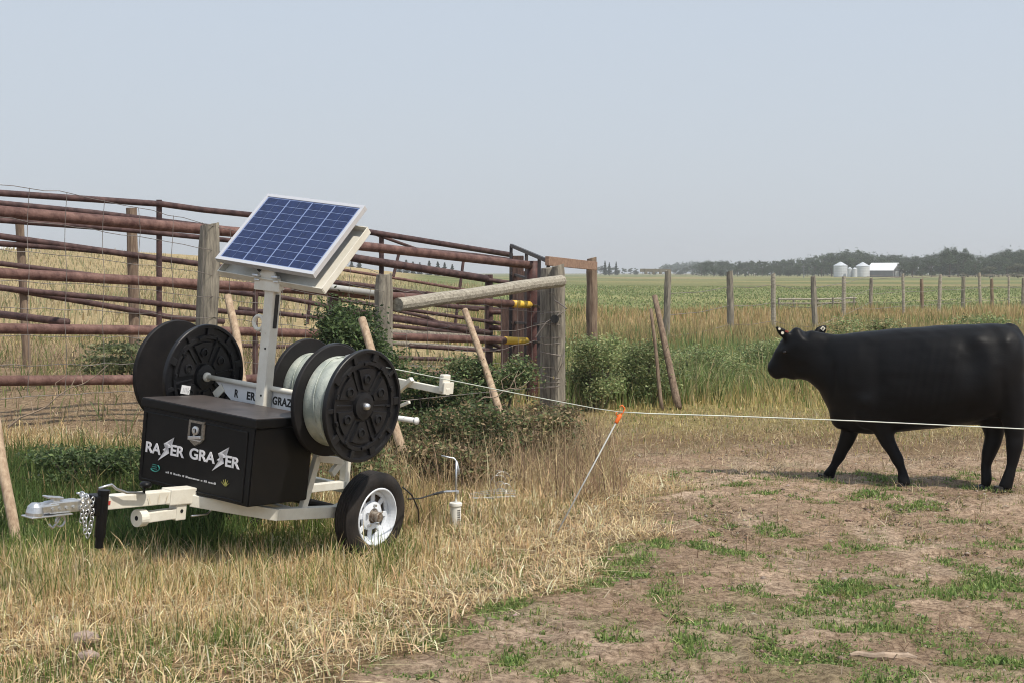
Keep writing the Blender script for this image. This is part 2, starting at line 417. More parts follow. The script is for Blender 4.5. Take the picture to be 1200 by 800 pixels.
STRAW = [(.74, .56, .30), (.84, .70, .44), (.60, .42, .22), (.68, .54, .28), (.40, .26, .14)]
GREEN = [(.13, .19, .045), (.19, .25, .06), (.10, .15, .04), (.26, .30, .09)]
def incam(x, y, m=.03): return (np.abs(x) < (600/F+m)*y+.15)
def scatter(n, x0, x1, y0, y1, r, p=1.0):
    y = np.sqrt(r.uniform(y0*y0, y1*y1, n)) if False else y0+(y1-y0)*r.uniform(0, 1, n)**p
    x = r.uniform(x0, x1, n); return x, y
def tufts(nt, per, x0, x1, y0, y1, r, spread=.05):
    tx, ty = scatter(nt, x0, x1, y0, y1, r); k = r.poisson(per, nt)
    x = np.repeat(tx, k)+r.normal(0, spread, k.sum()); y = np.repeat(ty, k)+r.normal(0, spread, k.sum())
    return x, y, np.repeat(r.uniform(.6, 1.3, nt), k), np.repeat(r.uniform(0, 1, nt), k)

def wetgreen(x, y):        # where the living green grass is in the left half
    m = np.zeros(len(x))
    for cx, cy, rx, ry, a in [(-2.9, 10.2, 1.3, 1.5, 1.15), (-1.6, 9.3, 1.3, .7, .75), (-.75, 8.9, .35, .35, .75), (-.35, 9.9, .5, .5, .55), (.35, 8.3, .6, .7, .5), (-2.3, 8.15, .5, .35, .65),
                              (-3.0, 8.9, .6, .5, .8), (-.4, 7.2, .6, .6, .75), (-.9, 6.5, .8, .6, .8), (.1, 8.1, .6, .7, .6), (-1.25, 6.05, .3, .3, .9), (.5, 8.9, .4, .6, .6), (-1.6, 12.5, 2.0, 1.2, .6), (-2.2, 6.3, .8, .6, .2)]:
        m = np.maximum(m, a-.9*np.sqrt(((x-cx)/rx)**2+((y-cy)/ry)**2)*a)
    return np.clip(m*1.5+.5*(vn(x, y, .35, 61)-.5), 0, 1)

# foreground dry grass
r = np.random.default_rng(11)
x, y, hs, tt = tufts(9500, 13, -4.4, 1.6, 5.7, 12.6, r, .045)
keep = incam(x, y) & (dirtmask(x, y) < .25+.45*r.uniform(0, 1, len(x))) 
# trodden thin spots
keep &= r.uniform(0, 1, len(x)) < (.45+.75*vn(x, y, .5, 62))
x, y, hs, tt = x[keep], y[keep], hs[keep], tt[keep]
wg = wetgreen(x, y)
edge = np.clip((np.interp(y, EY, EX)-x)/1.2, .25, 1)
hh = (.060+.10*vn(x, y, .7, 63))*hs*edge*(1+.25*S((y-7.4)/1.2)*(x < -.6))*(1-.30*S((x+.2)/.6)) * r.uniform(.5, 1.25, len(x))
isg = r.uniform(0, 1, len(x)) < wg*.8+.03+.30*S((vn(x, y, .45, 64)-.55)/.2)
col = np.where(isg[:, None], mixcols(len(x), GREEN, [3, 3, 2, 2], r), mixcols(len(x), STRAW, [3, 3, 2, 3, 1.2], r))
col = np.where(((tt > .8) & ~isg)[:, None], col*np.array([.72, .68, .65]), col)
dr = ~isg
blades('dry_grass', x[dr], y[dr], hh[dr]*1.05, r.uniform(.004, .0095, dr.sum()), col[dr], .95, 3, 'straw coloured dry grass matted round the trailer and across the foreground', seed=3)
blades('green_grass', x[isg], y[isg], hh[isg]*1.0, r.uniform(.004, .008, isg.sum()), col[isg], .45, 3, 'green blades growing up through the dry foreground grass', seed=4)
x, y, hs, tt = tufts(420, 16, -3.3, -.7, 7.75, 8.75, r, .05)
keep = incam(x, y) & (r.uniform(0, 1, len(x)) < .3+1.1*vn(x, y, .3, 81)); x, y, hs = x[keep], y[keep], hs[keep]
x2, y2, h2, t2_ = tufts(46, 20, -2.75, -1.9, 7.55, 8.15, r, .05); x = np.concatenate([x, x2]); y = np.concatenate([y, y2]); hs = np.concatenate([hs, h2*1.25])
isg = r.uniform(0, 1, len(x)) < .30
blades('seeding_grass', x, y, (.12+.13*vn(x, y, .35, 82))*hs*r.uniform(.5, 1.2, len(x)), r.uniform(.003, .0065, len(x)), np.where(isg[:, None], mixcols(len(x), GREEN, [3, 3, 2, 2], r), mixcols(len(x), STRAW, [3, 3, 2, 3, 1.2], r)), .5, 3, 'taller ragged dry grass round the trailer hitch and under the frame', seed=31)
# green mixed through the bushes right of the gatepost
n = 24000; x, y = scatter(n, .6, 6.5, 17.6, 23.5, r, 1); keep = incam(x, y) & (r.uniform(0, 1, n) < .9*vn(x, y, .6, 83)+.1) & (y > 18.0+.55*(x-.8)) & (y < 20.2+.75*(x-.8))
x, y = x[keep], y[keep]
blades('bush_grass', x, y, (.35+.40*vn(x, y, .8, 84))*r.uniform(.5, 1.2, len(x)), r.uniform(.009, .018, len(x)), mixcols(len(x), [(.19, .26, .09), (.27, .33, .12), (.15, .20, .07), (.40, .36, .18), (.5, .42, .24)], [3, 3, 2, 1.5, 1], r), .4, 3, 'tall green weeds and grass crowding the bushes right of the gatepost', seed=32)
# matted straw lying over the grass
n = 46000; x, y = scatter(n, -4.2, 1.6, 5.7, 12.8, r, .85); keep = incam(x, y) & (dirtmask(x, y) < .5) & (r.uniform(0, 1, n) < .25+1.1*vn(x, y, .45, 85)); x, y = x[keep], y[keep]
blades('matted_straw', x, y, r.uniform(.05, .13, len(x)), r.uniform(.004, .009, len(x)), mixcols(len(x), [(.84, .68, .42), (.74, .56, .32), (.56, .39, .22), (.90, .78, .54)], [3, 3, 2, 1.5], r, .12), 2.2, 3, 'pale bent straw matted over the foreground grass', 'straw', seed=33, curl=.5, z0=H(x, y)+r.uniform(0, .05, len(x)))
# lush weeds left of the trailer
n = 30000; x, y = scatter(n, -3.9, -1.75, 9.15, 11.2, r, 1); keep = incam(x, y) & (r.uniform(0, 1, n) < .3+.9*vn(x, y, .35, 86)); x, y = x[keep], y[keep]
blades('lush_weeds', x, y, (.10+.26*vn(x, y, .45, 87))*r.uniform(.5, 1.2, len(x)), r.uniform(.007, .014, len(x)), mixcols(len(x), [(.11, .17, .05), (.16, .23, .07), (.075, .115, .035), (.24, .28, .10)], [3, 3, 2, 1], r), .7, 3, 'lush broad-leaved green weeds left of the trailer', 'weeds', seed=34)
# brittle stalks tangled through the undergrowth behind the trailer
n = 9000; x, y = scatter(n, -1.9, .9, 11.0, 15.2, r, 1); keep = incam(x, y) & (r.uniform(0, 1, n) < .25+.9*vn(x, y, .4, 88)); x, y = x[keep], y[keep]
blades('dry_stalks', x, y, r.uniform(.2, .6, len(x)), r.uniform(.004, .008, len(x)), mixcols(len(x), [(.50, .38, .22), (.36, .26, .16), (.62, .50, .30), (.22, .15, .10)], [3, 3, 2, 2], r), .9, 3, 'brittle tan stalks tangled below the corral rails', 'stalks', seed=35, curl=.7)
# lying straw litter
n = 46000; x, y = scatter(n, -4.4, 5.2, 5.8, 17.5, r, .8); dmk = dirtmask(x, y); keep = incam(x, y) & (r.uniform(0, 1, n) < np.where(dmk > .5, .30+.6*S((y-10.5)/2.5), 1.0)*(.3+1.0*vn(x, y, .6, 65)))
x, y = x[keep], y[keep]
blades('straw_litter', x, y, r.uniform(.03, .12, len(x)), r.uniform(.004, .008, len(x)), mixcols(len(x), [(.50, .40, .25), (.38, .28, .17), (.24, .16, .10), (.60, .50, .34)], [3, 3, 2, 2], r), 1.6, 2, 'pale straw and chaff littered over the trampled dirt', 'straw', seed=5, curl=.1)
# tall green and dry growth behind and left of the trailer
x, y, hs, tt = tufts(3600, 15, -4.6, .9, 9.6, 13.8, r, .06)
line = 9.75+.35*(x+3.3)*(x < -1.8)
keep = incam(x, y) & (y > 9.6) & (r.uniform(0, 1, len(x)) < (.25+1.2*vn(x, y, .5, 66))) & (x < np.interp(y, [9.6, 11, 13, 14], [.2, .55, 1.0, 1.0])) & ~((x < -1.9) & (y > 11.6+.5*vn(x, y, .5, 9)))
x, y, hs, tt = x[keep], y[keep], hs[keep], tt[keep]
wg = np.clip(S((-x-1.2)/1.0)*1.0+.14, 0, 1)
isg = r.uniform(0, 1, len(x)) < wg*.8
hh = (.14+.26*vn(x, y, .6, 67))*hs*r.uniform(.5, 1.2, len(x))*(1-.62*S((x+.9)/.7)+.25*S((y-12.3)/1))*(.5+.5*S((y-9.6)/.7))
col = np.where(isg[:, None], mixcols(len(x), [(.085, .125, .032), (.13, .18, .045), (.06, .09, .025), (.20, .24, .07)], [3, 3, 2, 2], r), mixcols(len(x), [(.46, .33, .17), (.56, .42, .24), (.26, .18, .10), (.44, .35, .16)], [3, 3, 2, 2], r))
blades('tall_grass', x, y, hh, r.uniform(.005, .011, len(x)), col, .5, 3, 'tall tangled grass along the foot of the corral behind the trailer', seed=6)
# corral yard straw
n = 20000; x, y = scatter(n, -9, -.2, 11.2, 26, r, .8)
keep = incam(x, y) & (r.uniform(0, 1, n) < .15+1.3*vn(x, y, 1.3, 68)**2)
x, y = x[keep], y[keep]
gz = S((vn(x, y, 1.5, 69)*1.0+ (y > 17)*.22-.45)/.2)
isg = r.uniform(0, 1, len(x)) < gz*.5
col = np.where(isg[:, None], mixcols(len(x), [(.14, .18, .06), (.20, .22, .08)], [1, 1], r), mixcols(len(x), [(.50, .40, .22), (.40, .30, .16), (.25, .17, .10)], [3, 3, 1.5], r))
blades('corral_straw', x, y, r.uniform(.05, .2, len(x))*(1+gz), r.uniform(.007, .014, len(x)), col, .8, 2, 'short trampled straw and weeds inside the corral', 'straw', seed=7)
# hill grass
n = 26000; x, y = scatter(n, -36, -1, 25, 95, r, 1.1); keep = incam(x, y) & (x < -.02*y); x, y = x[keep], y[keep]
blades('hill_grass', x, y, r.uniform(.12, .4, len(x)), r.uniform(.02, .05, len(x)), mixcols(len(x), [(.42, .35, .21), (.36, .29, .16), (.25, .26, .13), (.46, .39, .25)], [3, 3, 3, 2], r, .12), .45, 2, 'dry yellow grass on the low hill beyond the corral', seed=8)
# middle strip right: stubble, stalks, green weeds, tan grass
n = 46000; x, y = scatter(n, -.3, 9, 13.6, 24.5, r, .9)
keep = incam(x, y) & (r.uniform(0, 1, n) < np.clip((y-13.5)/4.2, .1, 1)*(.4+.9*vn(x, y, .8, 70))) & (x > -.3+.2*(24-y)*.2)
x, y = x[keep], y[keep]
tall = S((y-17.5)/3)
isg = r.uniform(0, 1, len(x)) < .20+.30*tall*vn(x, y, 1.5, 71)+.3*S((y-21)/3)
col = np.where(isg[:, None], mixcols(len(x), [(.17, .22, .06), (.24, .28, .085), (.12, .17, .05)], [3, 3, 2], r), mixcols(len(x), [(.60, .49, .22), (.52, .42, .18), (.42, .30, .15), (.66, .56, .30)], [3, 3, 2, 2], r))
blades('stubble_grass', x, y, (.05+.33*tall)*r.uniform(.5, 1.3, len(x)), r.uniform(.007, .015, len(x)), col, .3, 2, 'yellow stubble and seeding stalks behind the cow', seed=9)
n = 42000; x, y = scatter(n, .2, 13, 23.0, 31, r, 1)
keep = incam(x, y) & (r.uniform(0, 1, n) < .35+.9*vn(x, y, 1.2, 72)); x, y = x[keep], y[keep]
gd = S((6.2-x+3.0*(vn(x, y, 2.5, 73)-.5)+(y-25)*.1)/2.5)*.75+.2
gd *= 1-S((y-25.2-1.5*(vn(x, y, 2, 78)-.5))/1.8)*.85
isg = r.uniform(0, 1, len(x)) < gd
col = np.where(isg[:, None], mixcols(len(x), [(.20, .27, .10), (.28, .34, .13), (.15, .20, .075)], [3, 2, 2], r), mixcols(len(x), [(.46, .37, .18), (.38, .29, .14), (.30, .27, .12)], [3, 3, 2], r))
blades('weeds', x, y, (.28+.34*vn(x, y, 1.5, 74))*r.uniform(.5, 1.2, len(x)), r.uniform(.012, .03, len(x)), col, .35, 3, 'rank green weeds growing along the wire fence', 'weeds', seed=10)
n = 46000; x, y = scatter(n, -4, 20, 29, 43.5, r, 1.1); keep = incam(x, y) & (x > -1.5-.0*y) & (r.uniform(0, 1, n) < .3+1.0*vn(x, y, 3, 75)); x, y = x[keep], y[keep]
isg = r.uniform(0, 1, len(x)) < .12+.35*S((vn(x, y, 5, 76)-.55)/.2)
col = np.where(isg[:, None], mixcols(len(x), [(.17, .21, .07), (.22, .25, .09)], [1, 1], r), mixcols(len(x), [(.48, .37, .19), (.42, .31, .15), (.54, .43, .24), (.33, .25, .12)], [3, 3, 2, 1], r, .12))
blades('tan_grass', x, y, (.22+.24*vn(x, y, 2, 77))*r.uniform(.5, 1.2, len(x)), r.uniform(.018, .038, len(x)), col, .3, 2, 'tan ripened grass standing along the wire fence', seed=12)
n = 46000; x, y = scatter(n, -5, 45, 44, 130, r, 1.3); keep = incam(x, y) & (x > -2+0*y); x, y = x[keep], y[keep]
blades('pasture_grass', x, y, r.uniform(.04, .12, len(x)), r.uniform(.04, .09, len(x)), mixcols(len(x), [(.21, .26, .11), (.27, .31, .13), (.36, .34, .18), (.19, .23, .10)], [3, 3, 2, 2], r, .08), .5, 2, 'green pasture grass beyond the wire fence', seed=13)

# low green weeds on the dirt: rosettes of short broad leaves
n = 300000; x, y = scatter(n, -1.2, 4.6, 5.9, 12.8, r, .9)
gp = greenpatch(x, y); keep = incam(x, y) & (r.uniform(0, 1, n) < gp*1.0) & (dirtmask(x, y) > .12)
x, y = x[keep], y[keep]
blades('ground_cover', x, y, r.uniform(.014, .042, len(x))*(.35+1.3*vn(x, y, .16, 79)), r.uniform(.007, .017, len(x)), mixcols(len(x), [(.17, .255, .07), (.24, .33, .095), (.13, .19, .055), (.33, .36, .14)], [3, 3, 2, 1.6], r, .2), 1.3, 2, 'low creeping green weeds in patches on the bare dirt', 'ground cover', seed=14, curl=.2)
n = 2600; x, y = scatter(n, -.5, 4.6, 6, 13, r, .9); keep = incam(x, y) & (dirtmask(x, y) > .5); x, y = x[keep], y[keep]
k = 12; x = np.repeat(x, k)+r.normal(0, .018, len(x)*k); y = np.repeat(y, k)+r.normal(0, .018, len(y)*k)
blades('stray_grass', x, y, r.uniform(.01, .05, len(x)), r.uniform(.003, .006, len(x)), mixcols(len(x), [(.18, .22, .07), (.36, .30, .14), (.28, .26, .10)], [2, 2, 2], r, .2), .8, 2, 'tiny stray grass tufts dotted over the dirt', seed=15)

# clods and pebbles: one scatter
def pebbles(name, x, y, rad, col, label, cat, m, seed):
    r = np.random.default_rng(seed)
    base = np.array([(1, 0, 0), (-1, 0, 0), (0, 1, 0), (0, -1, 0), (0, 0, 1), (0, 0, -1)], float)
    fc = np.array([(0, 2, 4), (2, 1, 4), (1, 3, 4), (3, 0, 4), (2, 0, 5), (1, 2, 5), (3, 1, 5), (0, 3, 5)])
    n = len(x); sc = rad[:, None, None]*r.uniform(.55, 1.3, (n, 6, 1)); v = base[None]*sc*np.array([1.3, 1.0, .6])
    a = r.uniform(0, 6.28, n); ca, sa = np.cos(a)[:, None], np.sin(a)[:, None]
    vx = v[..., 0]*ca-v[..., 1]*sa; vy = v[..., 0]*sa+v[..., 1]*ca
    z = H(x, y)
    co = np.stack([vx+x[:, None], vy+y[:, None], v[..., 2]+z[:, None]+rad[:, None]*.2], -1).reshape(-1, 3)
    f = (fc[None]+(np.arange(n)*6)[:, None, None]).reshape(-1, 3)
    o = npmesh(name, co, f, np.repeat(col, 6, 0), False, m); return tag(o, label, cat, kind='stuff')
n = 42000; x, y = scatter(n, -1.2, 5.4, 5.9, 15, r, .8); keep = incam(x, y) & (dirtmask(x, y) > .4) & (r.uniform(0, 1, n) < .25+1.1*vn(x, y, .5, 80)); x, y = x[keep], y[keep]
pebbles('soil_clods', x, y, np.clip(r.lognormal(-5.2, .55, len(x)), .002, .024), mixcols(len(x), [(.36, .28, .21), (.28, .21, .155), (.48, .40, .32), (.18, .13, .095)], [3, 3, 2, 1.4], r, .1), 'small clods and pebbles strewn over the brown dirt', 'clods', M['grass'], 16)

# ------------------------------------------------------------------ haze
bm = bmesh.new(); box(bm, (0, 1000, 21.0), (3200, 3500, 48))
hz = obj('haze', bm, None) if False else None
me = bpy.data.meshes.new('haze'); bm.to_mesh(me); bm.free(); hz = bpy.data.objects.new('haze', me); C.objects.link(hz)
hm = bpy.data.materials.new('haze_air'); hm.use_nodes = True; t = hm.node_tree; t.nodes.clear()
ho = t.nodes.new('ShaderNodeOutputMaterial'); hv = t.nodes.new('ShaderNodeVolumePrincipled')
hv.inputs['Color'].default_value = (1, 1, 1, 1); hv.inputs['Density'].default_value = .00045; hv.inputs['Anisotropy'].default_value = .2
t.links.new(hv.outputs[0], ho.inputs['Volume']); me.materials.append(hm)
tag(hz, 'thin smoky haze over the far fields', 'haze', kind='stuff')

# ------------------------------------------------------------------ leaf clusters (shrubs and trees)
def leaves(name, centres, size, cols, parent, seed, flat=.6, mtl='leaf'):
    r = np.random.default_rng(seed); n = len(centres)
    a = r.normal(0, 1, (n, 3)); a[:, 2] *= flat; a /= np.linalg.norm(a, axis=1)[:, None]
    b = r.normal(0, 1, (n, 3)); b -= (b*a).sum(1)[:, None]*a; b /= np.linalg.norm(b, axis=1)[:, None]
    s = size*r.uniform(.6, 1.4, (n, 1))
    co = np.stack([centres-a*s, centres+b*s*.45, centres+a*s, centres-b*s*.45], 1).reshape(-1, 3)
    f = np.arange(n*4).reshape(-1, 4)
    o = npmesh(name, co, f, np.repeat(cols, 4, 0), False, M[mtl]); o.parent = parent; return o

def blobcloud(n, blobs, r, shell=.55):
    blobs = np.array(blobs, float); vol = blobs[:, 3]*blobs[:, 4]*blobs[:, 5]; idx = r.choice(len(blobs), n, p=(vol**.75)/(vol**.75).sum())
    d = r.normal(0, 1, (n, 3)); d /= np.linalg.norm(d, axis=1)[:, None]; rr = shell+(1-shell)*r.uniform(0, 1, n)**.7
    rr *= 1+.26*r.normal(0, 1, n)
    return blobs[idx, :3]+d*rr[:, None]*blobs[idx, 3:6], idx

def shrub(name, X0, Y0, wd, dp, ht, n, size, pal, label, cat='bush', group=None, seed=1, z=None, nb=16, stems=9):
    r = np.random.default_rng(seed); z0 = float(H(X0, Y0)) if z is None else z
    t = thing(name, (X0, Y0, z0), label, cat, group)
    bl = []
    for k in range(nb):
        h = r.uniform(.15, .9)*ht; q = math.sqrt(max(.1, 1-(h/ht)**2*.75))
        a = r.uniform(0, 6.28); rad = r.uniform(0, 1)**.5
        bl.append((math.cos(a)*rad*wd*.5*q*.8, math.sin(a)*rad*dp*.5*q*.8, h, wd*r.uniform(.12, .22), dp*r.uniform(.12, .25), ht*r.uniform(.12, .2)))
    c, idx = blobcloud(n, bl, r, .2)
    c[:, 2] = np.clip(c[:, 2], .01, None)
    tone = r.uniform(.75, 1.3, nb)[idx]
    col = mixcols(n, pal, [1]*len(pal), r, .2)*tone[:, None]
    leaves('foliage', c, size, np.clip(col, .01, .8), t, seed+5)
    bm = bmesh.new()
    for k in range(stems):
        b = bl[k % nb]; tube(bm, [(b[0]*.25, b[1]*.25, -.05), (b[0]*.6+r.normal(0, .03), b[1]*.6, b[2]*.55), (b[0], b[1], b[2]+ht*.08)], [.012, .008, .003], 5)
    obj('stem', bm, M['bark'], t, world=False)
    return t

DKG = [(.060, .092, .036), (.085, .125, .045), (.11, .155, .058), (.045, .070, .032)]
MDG = [(.20, .265, .115), (.255, .31, .14), (.30, .34, .16), (.155, .205, .09)]
shrub('shrub', -1.50, 13.6, 1.15, .9, 1.42, 15000, .021, DKG, 'dark green leafy shrub crowding the corral between the two reels and the grey brace pole', group='shrubs along the corral', seed=21)
shrub('shrub', -.80, 13.3, 1.2, .8, .92, 12000, .020, DKG+[(.16, .15, .07)], 'lower dark shrub spreading under the long brace pole, right of the reels', group='shrubs along the corral', seed=22)
shrub('shrub', -.20, 14.4, 1.2, .8, .92, 12000, .020, DKG+MDG+[(.22, .18, .09)], 'thin tangled shrub beside the leaning pole below the yellow pipe ends', group='shrubs along the corral', seed=23)
LTG = MDG+[(.26, .29, .12), (.30, .30, .14)]
shrub('shrub', 1.05, 18.3, 1.0, 1.0, .98, 10000, .020, LTG, 'dense green bush directly right of the big gatepost', group='green bushes right of the gatepost', seed=24, nb=34, stems=22)
shrub('shrub', 1.75, 18.9, 1.3, 1.0, .80, 8000, .020, LTG, 'looser pale green bush behind the two leaning stakes', group='green bushes right of the gatepost', seed=25, nb=34, stems=22)
shrub('shrub', 2.7, 20.3, 1.9, 1.3, .62, 9000, .020, LTG, 'low green weedy bush between the leaning stakes and the cow', group='green bushes right of the gatepost', seed=26, nb=44, stems=30)
shrub('shrub', 4.1, 21.6, 2.1, 1.4, .66, 9500, .022, LTG, 'green weedy bush just in front of the cow, behind its head', group='green bushes right of the gatepost', seed=27, nb=44, stems=30)
shrub('shrub', 5.9, 24.2, 1.6, 1.0, .85, 7000, .024, LTG+[(.45, .37, .2), (.40, .33, .18)], 'clump of tan and green weeds standing above the cow neck', group='weed clumps above the cow', seed=28, nb=30, stems=40)
shrub('shrub', 8.2, 26, 2.2, 1.0, .82, 8000, .026, LTG, 'green leafy weed clump showing above the middle of the cow back', group='weed clumps above the cow', seed=29, nb=36, stems=20)
shrub('shrub', -3.05, 10.6, 1.5, .8, .40, 9000, .018, DKG+[(.16, .21, .08)], 'low lush green weeds left of the black box', cat='weeds', seed=30, nb=40, stems=30)
shrub('shrub', -2.3, 10.3, 1.0, .6, .42, 5000, .022, DKG, 'low dark green weeds behind the left corner of the black box', cat='weeds', seed=31)
shrub('shrub', -4.5, 17.8, 2.4, 1.2, .42, 5000, .03, [(.12, .15, .07), (.17, .19, .09), (.22, .22, .11)], 'low grey-green weeds inside the corral at far left', cat='weeds', seed=32)
DRYB = [(.26, .19, .11), (.38, .29, .17), (.16, .12, .07), (.17, .18, .08), (.12, .15, .06)]
shrub('shrub', -.55, 11.7, 1.2, .7, .42, 4500, .02, DRYB, 'dry brown and green tangle of weeds behind the leaning grounding rod', cat='weeds', seed=33, stems=30)
shrub('shrub', .35, 14.2, .9, .8, .5, 4500, .02, DRYB, 'brown brittle weeds at the foot of the big gatepost', cat='weeds', seed=34, stems=30)
shrub('shrub', -1.25, 11.3, .9, .6, .5, 4500, .02, DRYB+MDG, 'mixed dry and green weeds right behind the trailer wheel', cat='weeds', seed=35, stems=25)

shrub('shrub', -1.3, 12.5, 1.3, .8, .60, 9000, .020, DRYB+DKG, 'tangled olive undergrowth between the near reel and the dark shrub', cat='weeds', seed=36, nb=30, stems=40)
shrub('shrub', -.45, 12.7, 1.5, .9, .62, 10000, .020, DRYB+DKG, 'tangled olive undergrowth below the rear trailer arm', cat='weeds', seed=37, nb=34, stems=45)
shrub('shrub', .25, 13.4, 1.2, .8, .5, 8000, .020, DRYB, 'brown dry undergrowth round the foot of the longest leaning pole', cat='weeds', seed=38, nb=30, stems=45)

# ------------------------------------------------------------------ corral pipes
def dA(px): return 13.69/(.733-(px-600)/F)
def dB(px): return 18.51/(.8415-(px-600)/F)
def dC(px): return 24.9/(.958-(px-600)/F)
def dW(px): return 9.58/(.575-(px-600)/F)            # wooden post line with the netting
def wv(f, pts): return [P(a, b, f(a)) for a, b in pts]
def rail(t, f, pts, r, m='rust', name='rail'):
    bm = bmesh.new(); p = wv(f, pts); tube(bm, p, r, 12); return obj(name, bm, M[m], t, smooth=True)
def post_bm(bm, px, ytop, Y, r, lean=0, n=12, rough=0, depth=.35):
    top = P(px, ytop, Y); zb = float(H(top.x, top.y))
    pts = []
    k = 7
    for i in range(k+1):
        t = i/k; z = zb-depth+(top.z-zb+depth)*t
        pts.append(Vector((top.x+lean*(1-t)*-1, top.y, z)))
    tube(bm, pts, [r*(1+rough*random.uniform(-1, 1)) for _ in pts], n)
    return top, zb
def empty_at(name, px, Y, label, cat, group=None):
    p = P(px, 400, Y); z = float(H(p.x, p.y)); return thing(name, (p.x, p.y, z), label, cat, group)

G1 = 'rusty pipe corral panels'
t = empty_at('pipe_fence', 620, dA(620), 'thick rusty four-rail pipe fence nearest the trailer, two rail ends sleeved yellow', 'pipe fence', G1)
rail(t, dA, [(-60, 243), (290, 273.5), (621, 311)], .053, 'rust2')
rail(t, dA, [(-60, 317), (290, 336), (601, 356.2)], .046, 'rust2')
rail(t, dA, [(-60, 384.5), (290, 388.5), (592, 398.9)], .046, 'rust2')
rail(t, dA, [(-60, 446), (290, 443.5), (600, 437)], .046, 'rust2')
for a, b, y1, y2 in [(600, 624, 356.15, 357.7), (591, 617, 398.85, 399.7)]:
    rail(t, dA, [(a, y1), (b, y2)], .0475, 'yellow', 'pipe_sleeve')
for px, yt, rr in [(390.5, 345, .062), (624, 306, .078), (-52, 238, .06)]:
    bm = bmesh.new(); post_bm(bm, px, yt, dA(px)+(.12 if px == 390.5 else 0), rr); obj('post', bm, M['rust'], t, smooth=True)
bm = bmesh.new(); tube(bm, wv(dA, [(628, 337), (626, 458)]), .028, 8); obj('latch_pipe', bm, M['galvdull'], t, smooth=True)

t = empty_at('pipe_fence', 185, dB(185), 'slimmer brown pipe fence crossing behind at far left, above the thick rails', 'pipe fence', G1)
rail(t, dB, [(-60, 223), (0, 226.5), (190, 239.5), (236, 246), (297, 252.5)], .036, 'rustthin')
rail(t, dB, [(-60, 253), (0, 258.5), (130, 268), (240, 279), (297, 285)], .030, 'rustthin')
rail(t, dB, [(-60, 331), (40, 342), (160, 353), (262, 365), (297, 368)], .032, 'rustthin')
rail(t, dB, [(-60, 304), (0, 309), (150, 328), (297, 346)], .028, 'rustthin')
bm = bmesh.new(); post_bm(bm, 186.5, 234.5, dB(185)+.07, .034); obj('post', bm, M['rustthin'], t)
bm = bmesh.new(); post_bm(bm, 299, 250, dB(299)+.07, .034); obj('post', bm, M['rustthin'], t)

t = empty_at('pipe_fence', 22, dC(22), 'farthest pipe fence on grey wooden posts, behind the other rails at left', 'pipe fence', G1)
rail(t, dC, [(-60, 231), (0, 238.5), (110, 249.5), (262, 268)], .040, 'rustthin')
rail(t, dC, [(-60, 268), (0, 277), (140, 297), (237, 310), (290, 318)], .042, 'rustthin')
rail(t, dC, [(-60, 280), (0, 286), (80, 291), (150, 298)], .038, 'rustthin')
rail(t, dC, [(-60, 326), (0, 337), (115, 357), (206, 373), (262, 377)], .040, 'rustthin')
for px, yt, ln, rr in [(23, 262, .12, .055), (154, 244, .06, .078)]:
    bm = bmesh.new(); post_bm(bm, px, yt, dC(px)+.12, rr, lean=-ln, rough=.06); obj('post', bm, M['wood2'], t)
# broken pipe lying inside
t = empty_at('fallen_pipe', 60, 17, 'loose rusty pipe sagging to the ground low at far left inside the corral', 'pipe')
bm = bmesh.new(); tube(bm, [P(-20, 366, 17.5), P(30, 372, 17.2), P(80, 378, 17.0)], .045, 10); obj('pipe', bm, M['rustthin'], t, smooth=True)

t = empty_at('pipe_fence', 572, dB(572), 'brown pipe fence right of the solar panel ending at the gate', 'pipe fence', G1)
rail(t, dB, [(380, 262), (435, 272.5), (500, 283), (599, 299)], .040, 'rustthin')
rail(t, dB, [(380, 296), (420, 303.5), (545, 323), (570, 327)], .055, 'rustthin')
rail(t, dB, [(570, 328), (616, 334)], .032, 'rustthin')
rail(t, dB, [(400, 352), (470, 362), (545, 373), (600, 381)], .026, 'rustthin')
rail(t, dB, [(400, 366), (470, 375), (540, 386), (575, 390)], .042, 'rustthin')
rail(t, dB, [(440, 389), (500, 392), (600, 398)], .045, 'wood', 'rail')
rail(t, dB, [(530, 382), (600, 413)], .030, 'rustthin')
rail(t, dB, [(500, 344), (570, 352), (610, 369)], .030, 'rustthin')
rail(t, dB, [(574, 366), (612, 366)], .04, 'rust')
rail(t, dB, [(574, 384), (612, 386)], .04, 'rust')
rail(t, dB, [(480, 405), (560, 410), (600, 410)], .030, 'rustthin')
for px, yt, rr in [(447, 274, .034), (573, 322, .058)]:
    bm = bmesh.new(); post_bm(bm, px, yt, dB(px)+.08, rr); obj('post', bm, M['rustthin'], t)
t = empty_at('pipe_fence', 500, dC(500), 'pipe fence seen farthest back between the solar panel and the gate', 'pipe fence', G1)
rail(t, dC, [(400, 262), (432, 272), (488, 292), (560, 299), (612, 306)], .026, 'rustthin')
rail(t, dC, [(380, 313), (420, 319.5), (480, 329), (545, 340)], .024, 'rust2')
rail(t, dC, [(380, 330), (420, 334), (500, 345)], .040, 'rustthin')
rail(t, dC, [(300, 326), (380, 343), (560, 363)], .036, 'rustthin')
rail(t, dC, [(300, 343), (400, 362), (560, 385)], .036, 'rustthin')
rail(t, dC, [(280, 362), (400, 376), (560, 392)], .036, 'rustthin')
rail(t, dC, [(430, 346), (520, 358), (598, 364)], .034, 'rustthin')
rail(t, dC, [(420, 354), (500, 372), (560, 398)], .030, 'rustthin')
rail(t, dC, [(430, 400), (520, 406), (600, 411)], .040, 'wood')
rail(t, dC, [(440, 418), (600, 423)], .034, 'rustthin')
rail(t, dC, [(470, 430), (600, 432)], .040, 'wood')
rail(t, dC, [(262, 319), (345, 329)], .034, 'rustthin')
